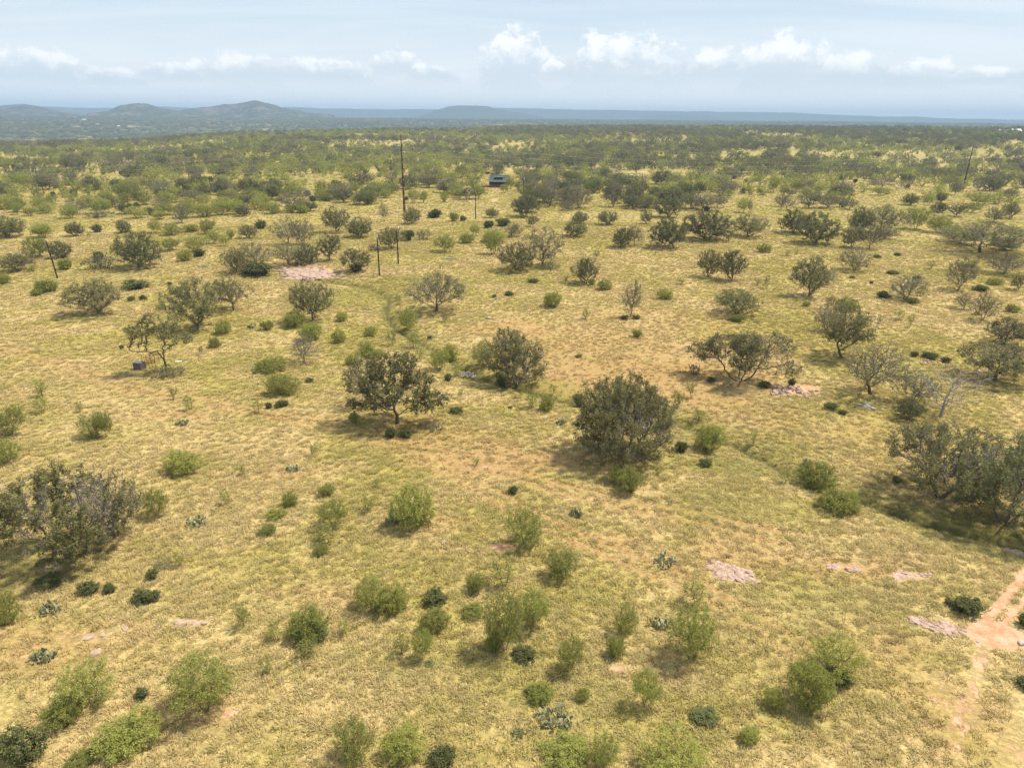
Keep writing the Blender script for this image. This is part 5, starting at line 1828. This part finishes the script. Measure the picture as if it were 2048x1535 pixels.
    for i in range(6):
        x = x0 + i * (x1 - x0) / 5
        MB().box((x, y0 + .07, F / 2 + .1), (.14, .14, F + 2.0 if i in (0,) else F + .2)).build('deck_post', M_DECK, root)
    # steps
    for i in range(3):
        MB().box((x0 + 1.6, y0 - .3 - i * .3, F - .25 - i * .25), (1.6, .3, .08)).build('step', M_DECK, root)
    MB().tube((2.8, D * .6, F + H + 1.2), (2.8, D * .6, F + H + 2.9), .12, .12, 8).build('stove_pipe', M_POST, root)
cabin()

# ------------------------------------------------------------------ rusty stock pen and feed box
def pen():
    P = ground(280, 738); z0 = tz(*P)
    r = empty('feed_box', (P[0], P[1], z0), -.25); tag(r, 'dark weathered tin feed box at the end of the rusty panels', 'feed box')
    b = MB()
    for (c, s) in (((0, 0, .06), (1.3, .9, .06)), ((0, -.44, .55), (1.3, .05, 1.0)), ((0, .44, .55), (1.3, .05, 1.0)), ((-.64, 0, .55), (.05, .84, 1.0)), ((.64, 0, .55), (.05, .84, 1.0))):
        b.box(c, s)
    b.build('bin', M_TROUGH, r)
    MB().box((0, 0, 1.09), (1.42, 1.02, .06)).build('lid', M_TROUGH, r)
    for x in (-.6, 0, .6):
        MB().box((x, -.485, .55), (.08, .03, 1.04)).build('batten', M_RUST, r)
    for x in (-.55, .55):
        for y in (-.35, .35):
            MB().box((x, y, -.05), (.09, .09, .18)).build('leg', M_RUST, r)
    def panel(a, b_, label):
        A, B = ground(*a), ground(*b_)
        L = float(np.linalg.norm(B - A)); rz = math.atan2(B[1] - A[1], B[0] - A[0])
        q = empty('pipe_panel', (A[0], A[1], tz(*A)), rz); tag(q, label, 'pen panel', 'rusty pipe panels of the pen')
        q.rotation_euler = (random.uniform(-.12, .12), 0, rz)
        for k in range(6):
            z = .2 + k * .24
            MB().tube((0, 0, z), (L, 0, z), .028, .028, 6).build('rail', M_RUST, q)
        for k in range(5):
            MB().tube((L * k / 4, 0, -.1), (L * k / 4, 0, 1.45), .034, .034, 6).build('post', M_RUST, q)
        MB().tube((0, .02, .2), (L, .02, 1.4), .02, .02, 5).build('brace', M_RUST, q)
    panel((286, 738), (312, 736), 'rusty pipe panel, front one beside the feed box')
    panel((286, 729), (319, 724), 'rusty pipe panel, back one beside the feed box')
    P = ground(357, 724)
    r = empty('scrap_board', (P[0], P[1], tz(*P)), .3); tag(r, 'pale scrap board lying behind the forked oak', 'board')
    MB().box((0, 0, .12), (.95, .35, .05)).build('plank', M_WHITE, r); MB().box((.1, .05, .06), (.12, .5, .07)).build('cleat', M_DEAD, r)
pen()

# ------------------------------------------------------------------ pink granite: outcrops split into slabs, rubble, single stones
def rock_mesh(seed, flat=.35, n=9):
    rs = np.random.default_rng(seed)
    V = []; a = np.sort(rs.uniform(0, 2 * np.pi, n)); a = np.linspace(0, 2 * np.pi, n, endpoint=False) + rs.normal(0, .16, n)
    rad = rs.uniform(.72, 1.12, n)
    for z, s in ((-.5, 1.05), (.25, 1.0), (.5, .80)):
        for k in range(n):
            V.append((math.cos(a[k]) * rad[k] * s * .5, math.sin(a[k]) * rad[k] * s * .5, (z + (rs.normal(0, .09) if z > 0 else 0)) * flat))
    V.append((rs.normal(0, .05), rs.normal(0, .05), .56 * flat))
    F = []
    for j in range(2):
        for k in range(n):
            F.append((j * n + k, j * n + (k + 1) % n, (j + 1) * n + (k + 1) % n, (j + 1) * n + k))
    for k in range(n):
        F.append((2 * n + k, 2 * n + (k + 1) % n, 3 * n))
    return V, F
def rock_lib(mat, k, flat, s0):
    out = []
    for i in range(k):
        V, F = rock_mesh(s0 + i, flat, int(7 + i % 4)); me = bpy.data.meshes.new('rock'); me.from_pydata(V, [], F); me.update(); me.materials.append(mat); out.append(me)
    return out
SLABS = rock_lib(M_ROCK, 8, .35, 10); STONES = rock_lib(M_ROCK, 6, .7, 60); GREYS = rock_lib(M_ROCKG, 4, .6, 90)

def outcrop(name, poly, label, cat, n, size, hgt, strike, group=None, elong=1.5):
    W = np.array(G(poly)); c = W.mean(0)
    rs = np.random.default_rng(int(abs(c[0] * 7 + c[1])))
    root = empty(name, (c[0], c[1], tz(*c))); tag(root, label, cat, group)
    zc = tz(*c)
    mn, mx = W.min(0), W.max(0); cnt_ = 0; tries = 0
    # the bedrock sheet under the loose slabs
    Q = []
    N = 46
    ang = math.atan2(*(W[0] - c)[::-1])
    m = MB(); k = len(W)
    rim = []
    for i in range(k):
        a, b = W[i], W[(i + 1) % k]
        for t in np.linspace(0, 1, 5)[:-1]:
            q = a + (b - a) * t; q = c + (q - c) * (.84 + rs.normal(0, .09)); rim.append(q)
    inner = [c + (q - c) * (.76 + rs.normal(0, .05)) for q in rim]
    n0 = len(rim)
    vs = [(q[0] - c[0], q[1] - c[1], tz(*q) - zc - .15) for q in rim] + [(q[0] - c[0], q[1] - c[1], tz(*q) - zc + hgt * (.15 + rs.uniform(0, .3))) for q in inner]
    mid = [c + (q - c) * .45 for q in rim]
    vs += [(q[0] - c[0], q[1] - c[1], tz(*q) - zc + hgt * (.1 + rs.uniform(0, .5))) for q in mid] + [(0, 0, hgt * .3)]
    fs = []
    for j in range(2):
        fs += [(j * n0 + i, j * n0 + (i + 1) % n0, (j + 1) * n0 + (i + 1) % n0, (j + 1) * n0 + i) for i in range(n0)]
    fs += [(2 * n0 + i, 2 * n0 + (i + 1) % n0, 3 * n0) for i in range(n0)]
    area = 0.5 * sum(W[i][0] * W[i - 1][1] - W[i - 1][0] * W[i][1] for i in range(k))
    if area > 0:
        fs = [f[::-1] for f in fs]
    m.add(vs, fs).build('bedrock', M_ROCK, root)
    while cnt_ < n and tries < n * 20:
        tries += 1
        p = mn + (mx - mn) * rs.uniform(0, 1, 2)
        if not inside(np.array([p[0]]), np.array([p[1]]), W)[0]:
            continue
        s = size * rs.uniform(.45, 1.3)
        o = link('slab', SLABS[int(rs.integers(len(SLABS)))], root)
        o.location = (p[0] - c[0], p[1] - c[1], tz(*p) - zc + hgt * rs.uniform(-.25, .35))
        o.rotation_euler = (rs.normal(0, .14), rs.normal(0, .14), strike + rs.normal(0, .6)); o.scale = (s * elong, s, hgt / .35 * rs.uniform(.35, .9))
        cnt_ += 1
    return root
zz = lambda pts, ox, oy, sc: [(ox + x / sc, oy + y / sc) for x, y in pts]
outcrop('granite_outcrop', zz([(240, 590), (380, 480), (560, 520), (900, 620), (1300, 700), (1550, 800), (1720, 1050), (1700, 1180), (1480, 1180), (1250, 1110), (950, 1030), (700, 960), (560, 800), (300, 690)], 1380, 1080, 12.8),
        'flat pink granite slab with broken edges in the lower right grass', 'rock outcrop', 60, .62, .18, -.45)
outcrop('granite_outcrop', zz([(120, 850), (250, 850), (450, 910), (600, 930), (800, 990), (830, 1030), (780, 1100), (550, 1080), (350, 1010), (150, 910)], 1800, 1100, 6.395),
        'narrow strip of broken pink granite leading to the dirt track', 'rock outcrop', 70, .42, .18, -.5)
outcrop('granite_outcrop', zz([(60, 330), (400, 350), (700, 330), (1000, 330), (1150, 430), (1300, 395), (1420, 450), (1590, 530), (1500, 570), (1100, 560), (650, 565), (600, 585), (350, 575), (130, 540)], 540, 500, 10.24),
        'broad pink granite shelf below grey oaks in the upper left meadow', 'rock outcrop', 130, 1.1, .42, .05)
outcrop('granite_outcrop', [(1650, 1132), (1660, 1127), (1680, 1132), (1679, 1138), (1660, 1138)], 'small pink rock, left of two beside the pink slab', 'rock outcrop', 9, .4, .2, -.3)
outcrop('granite_outcrop', [(1694, 1137), (1708, 1130), (1722, 1136), (1716, 1143), (1698, 1143)], 'small pink rock, right of two beside the pink slab', 'rock outcrop', 9, .4, .22, -.3)
outcrop('granite_outcrop', [(1768, 1146), (1790, 1141), (1830, 1146), (1856, 1150), (1830, 1157), (1785, 1160)], 'thin pale rock sheet in bare soil near the right edge', 'rock outcrop', 14, .55, .1, -.1)
outcrop('granite_outcrop', [(2010, 1092), (2030, 1087), (2070, 1098), (2060, 1108), (2025, 1101)], 'grey pink rock shelf cut by the right edge above the track', 'rock outcrop', 16, .7, .22, -.3)
outcrop('granite_outcrop', [(345, 1246), (365, 1236), (405, 1234), (408, 1246), (390, 1254), (355, 1253)], 'cracked pink stones level with the grass in the lower left', 'rock outcrop', 14, .55, .12, .1)

def stone(px, py, s, label, lib, mat_flat=None, seed=0):
    P = ground(px, py); o = link('boulder' if s > .5 else 'stone', lib[seed % len(lib)])
    o.location = (P[0], P[1], tz(*P) + s * .06); o.scale = (s * .85, s * .65, s * .5); o.rotation_euler = (0, 0, seed * 1.3)
    tag(o, label, 'stone', 'single stones in the grass')
stone(887, 1085, .72, 'single pale pink boulder right of the bright centre bush', STONES, seed=1)
stone(978, 637, 1.5, 'low pale grey stone in the brown meadow', GREYS, seed=2)
stone(178, 1274, .9, 'flat pink stone, left one near the lower left', SLABS, seed=3)
stone(192, 1306, 1.1, 'flat pink stone, lowest one near the lower left', SLABS, seed=1)
stone(205, 1270, .6, 'small flat pink stone between two others at the lower left', SLABS, seed=5)
stone(250, 1256, .8, 'flat pink stone left of the cracked pink stones', SLABS, seed=4)
stone(317, 1255, .5, 'small pink stone beside the cracked pink stones', SLABS, seed=6)
stone(2044, 1287, .9, 'pale grey boulder cut by the right edge at the track', GREYS, seed=0)
stone(2040, 1318, .45, 'small white stone below the right edge boulder', GREYS, seed=1)
stone(1955, 1282, .3, 'small stone in the middle of the dirt junction', GREYS, seed=3)
stone(374, 725, .7, 'grey stone behind the forked oak by the pen', GREYS, seed=3)
stone(870, 488, .9, 'grey stone on green grass behind the short poles', GREYS, seed=2)
stone(112, 1390, .4, 'small pink stone by the feathery mesquite', STONES, seed=4)
stone(573, 1298, .35, 'small pale stone by the dark hearted mesquite', STONES, seed=2)
stone(539, 1416, .35, 'small grey stone right of the pale soil patch', GREYS, seed=0)

def rubble(px0, px1, py0, py1, n, label, lib, size):
    root = None; rs = np.random.default_rng(int(px0))
    c = ground((px0 + px1) / 2, (py0 + py1) / 2); root = empty('rubble_heap', (c[0], c[1], tz(*c))); tag(root, label, 'rubble')
    for i in range(n):
        p = ground(rs.uniform(px0, px1), np.clip(rs.normal((py0 + py1) / 2, (py1 - py0) / 4), py0, py1)); s = size * rs.uniform(.4, 1.4)
        o = link('stone', lib[int(rs.integers(len(lib)))], root)
        o.location = (p[0] - c[0], p[1] - c[1], tz(*p) - tz(*c) + s * .15); o.scale = (s * 1.4, s, s * .9); o.rotation_euler = (rs.normal(0, .2), rs.normal(0, .2), rs.uniform(0, 6.28))
rubble(1545, 1600, 772, 792, 46, 'scatter of broken pink granite below the spreading oak', STONES, .55)
rubble(1595, 1640, 782, 797, 18, 'thin scatter of pink stones right of the broken granite', STONES, .38)
rubble(1718, 1745, 808, 818, 12, 'small heap of dark stones between the bare right oaks', GREYS, .5)
rubble(1840, 1900, 718, 735, 22, 'band of small pinkish stones behind shrubs at the right', STONES, .4)

# ------------------------------------------------------------------ piles of dead branches, logs
def sticks(px, py, wpx, hm, n, label, mat, seed, log=None):
    P = ground(px, py); d = math.hypot(P[0], P[1], CAM_H); W = wpx * d / FPX
    rs = np.random.default_rng(seed)
    root = empty('stick_pile', (P[0], P[1], tz(*P))); tag(root, label, 'stick pile', 'piles of dead branches')
    for i in range(n):
        a = rs.uniform(0, 6.28); L = W * rs.uniform(.22, .5)
        x, y = rs.normal(0, W * .17), rs.normal(0, W * .10); z = max(.04, hm * (1 - (x / (W * .5)) ** 2) * rs.uniform(.1, 1))
        pts = []
        for t in (-.5, -.15, .2, .5):
            pts.append((x + math.cos(a) * L * t + rs.normal(0, .05), y + math.sin(a) * L * t + rs.normal(0, .05), max(.03, z + t * L * rs.normal(0, .18))))
        r0 = rs.uniform(.025, .07)
        MB().path(pts, [r0, r0 * .9, r0 * .7, r0 * .4], 5).build('branch', mat, root)
    if log:
        MB().path([(W * .30, -.55, .12), (W * .38, -.2, .22), (W * .42, .1, .3), (W * .40, .4, .25)], [.13, .12, .10, .07], 7).build('log', M_DEAD, root)
sticks(932, 748, 46, .7, 60, 'grey stick pile with one pale log beside the broad mixed oak', M_TWIG, 1, True)
sticks(408, 535, 34, .5, 26, 'low grey stick pile on green grass in the upper left', M_TWIG, 2)
sticks(1088, 551, 18, .4, 14, 'small stick pile in front of the clearing oak pair', M_TWIG, 3)
sticks(1512, 645, 14, .35, 12, 'small stick pile right of the umbrella shaped oak', M_TWIG, 4)
sticks(1785, 498, 30, .5, 16, 'pale fallen branches in front of the flat topped wide oak', M_DEAD, 5)
def dead_log(px, py, wpx, label, seed):
    P = ground(px, py); d = math.hypot(P[0], P[1], CAM_H); L = wpx * d / FPX; rs = np.random.default_rng(seed)
    root = empty('fallen_log', (P[0], P[1], tz(*P)), rs.uniform(-.3, .3)); tag(root, label, 'log', 'fallen logs')
    MB().path([(-L * .5, 0, .16), (-L * .2, .1, .2), (L * .1, .05, .22), (L * .35, -.1, .3), (L * .5, -.15, .5)], [.2, .19, .16, .11, .04], 7).build('trunk', M_DEAD, root)
    for k in range(4):
        x = L * (-.1 + .15 * k)
        MB().path([(x, .05, .2), (x + .3, .2 + .2 * rs.normal(), .6), (x + .5, .3 * rs.normal(), 1.0 + .3 * rs.uniform())], [.08, .05, .015], 5).build('branch', M_DEAD, root)
dead_log(900, 519, 26, 'fallen grey log with upright stubs right of the short poles', 1)
dead_log(1000, 488, 14, 'small fallen log left of the clearing oak pair', 2)

# ------------------------------------------------------------------ far houses
def far_house(px, py, L, D, H, label, roofm, rz, r=None):
    P = ground(px, py) if r is None else at_dist(px, py, r)[:2]
    z0 = tz(*P)
    root = empty('house', (P[0], P[1], z0), rz); tag(root, label, 'house', 'far houses in the woodland')
    w = MB().box((0, 0, H / 2), (L, D, H))
    w.add([(-L / 2, -D / 2, H), (-L / 2, D / 2, H), (-L / 2, 0, H + D * .3)], [(0, 2, 1)]).add([(L / 2, -D / 2, H), (L / 2, D / 2, H), (L / 2, 0, H + D * .3)], [(0, 1, 2)])
    w.build('wall', M_WHITE, root)
    q = MB()
    for s in (-1, 1):
        q.add([(-L / 2 - .5, s * (D / 2 + .5), H - .3), (L / 2 + .5, s * (D / 2 + .5), H - .3), (L / 2 + .5, 0, H + D * .3 + .1), (-L / 2 - .5, 0, H + D * .3 + .1)], [(0, 1, 2, 3) if s < 0 else (3, 2, 1, 0)])
    q.build('roof', roofm, root)
    for k in range(3):
        MB().box((-L / 3 + k * L / 3, -D / 2 - .03, H * .55), (1.3, .06, 1.4)).build('window', M_GLASS, root)
far_house(168, 236, 16, 9, 5, 'far white house low in the blue basin, right of its pair', M_TINROOF, .2, 4000)
far_house(149, 231, 14, 8, 4.5, 'far white house high in the blue basin, left of its pair', M_TINROOF, -.1, 4500)
far_house(235, 243, 10, 7, 4, 'far small white house below the rounded granite dome', M_TINROOF, .3, 3400)
far_house(2032, 258.5, 15, 8, 4.2, 'far white house on the crest at the right edge', M_TINROOF, .1, 1450)
far_house(2008, 257, 14, 7, 3, 'far pale low building left of the crest house', M_TINROOF, -.1, 1500)

# ------------------------------------------------------------------ the air
def haze():
    b = MB().box((0, 5850, 42), (25000, 12300, 250))
    m, g, out = new_mat('haze_air')
    v = g.n('ShaderNodeVolumePrincipled')
    v.inputs['Color'].default_value = (0.43, 0.60, 0.81, 1)
    v.inputs['Density'].default_value = 0.00015
    v.inputs['Anisotropy'].default_value = 0.0
    g.l(v.outputs[0], out.inputs['Volume'])
    o = b.build('haze', m)
    tag(o, 'pale blue haze filling the air over the distance', 'haze', kind='stuff')
haze()
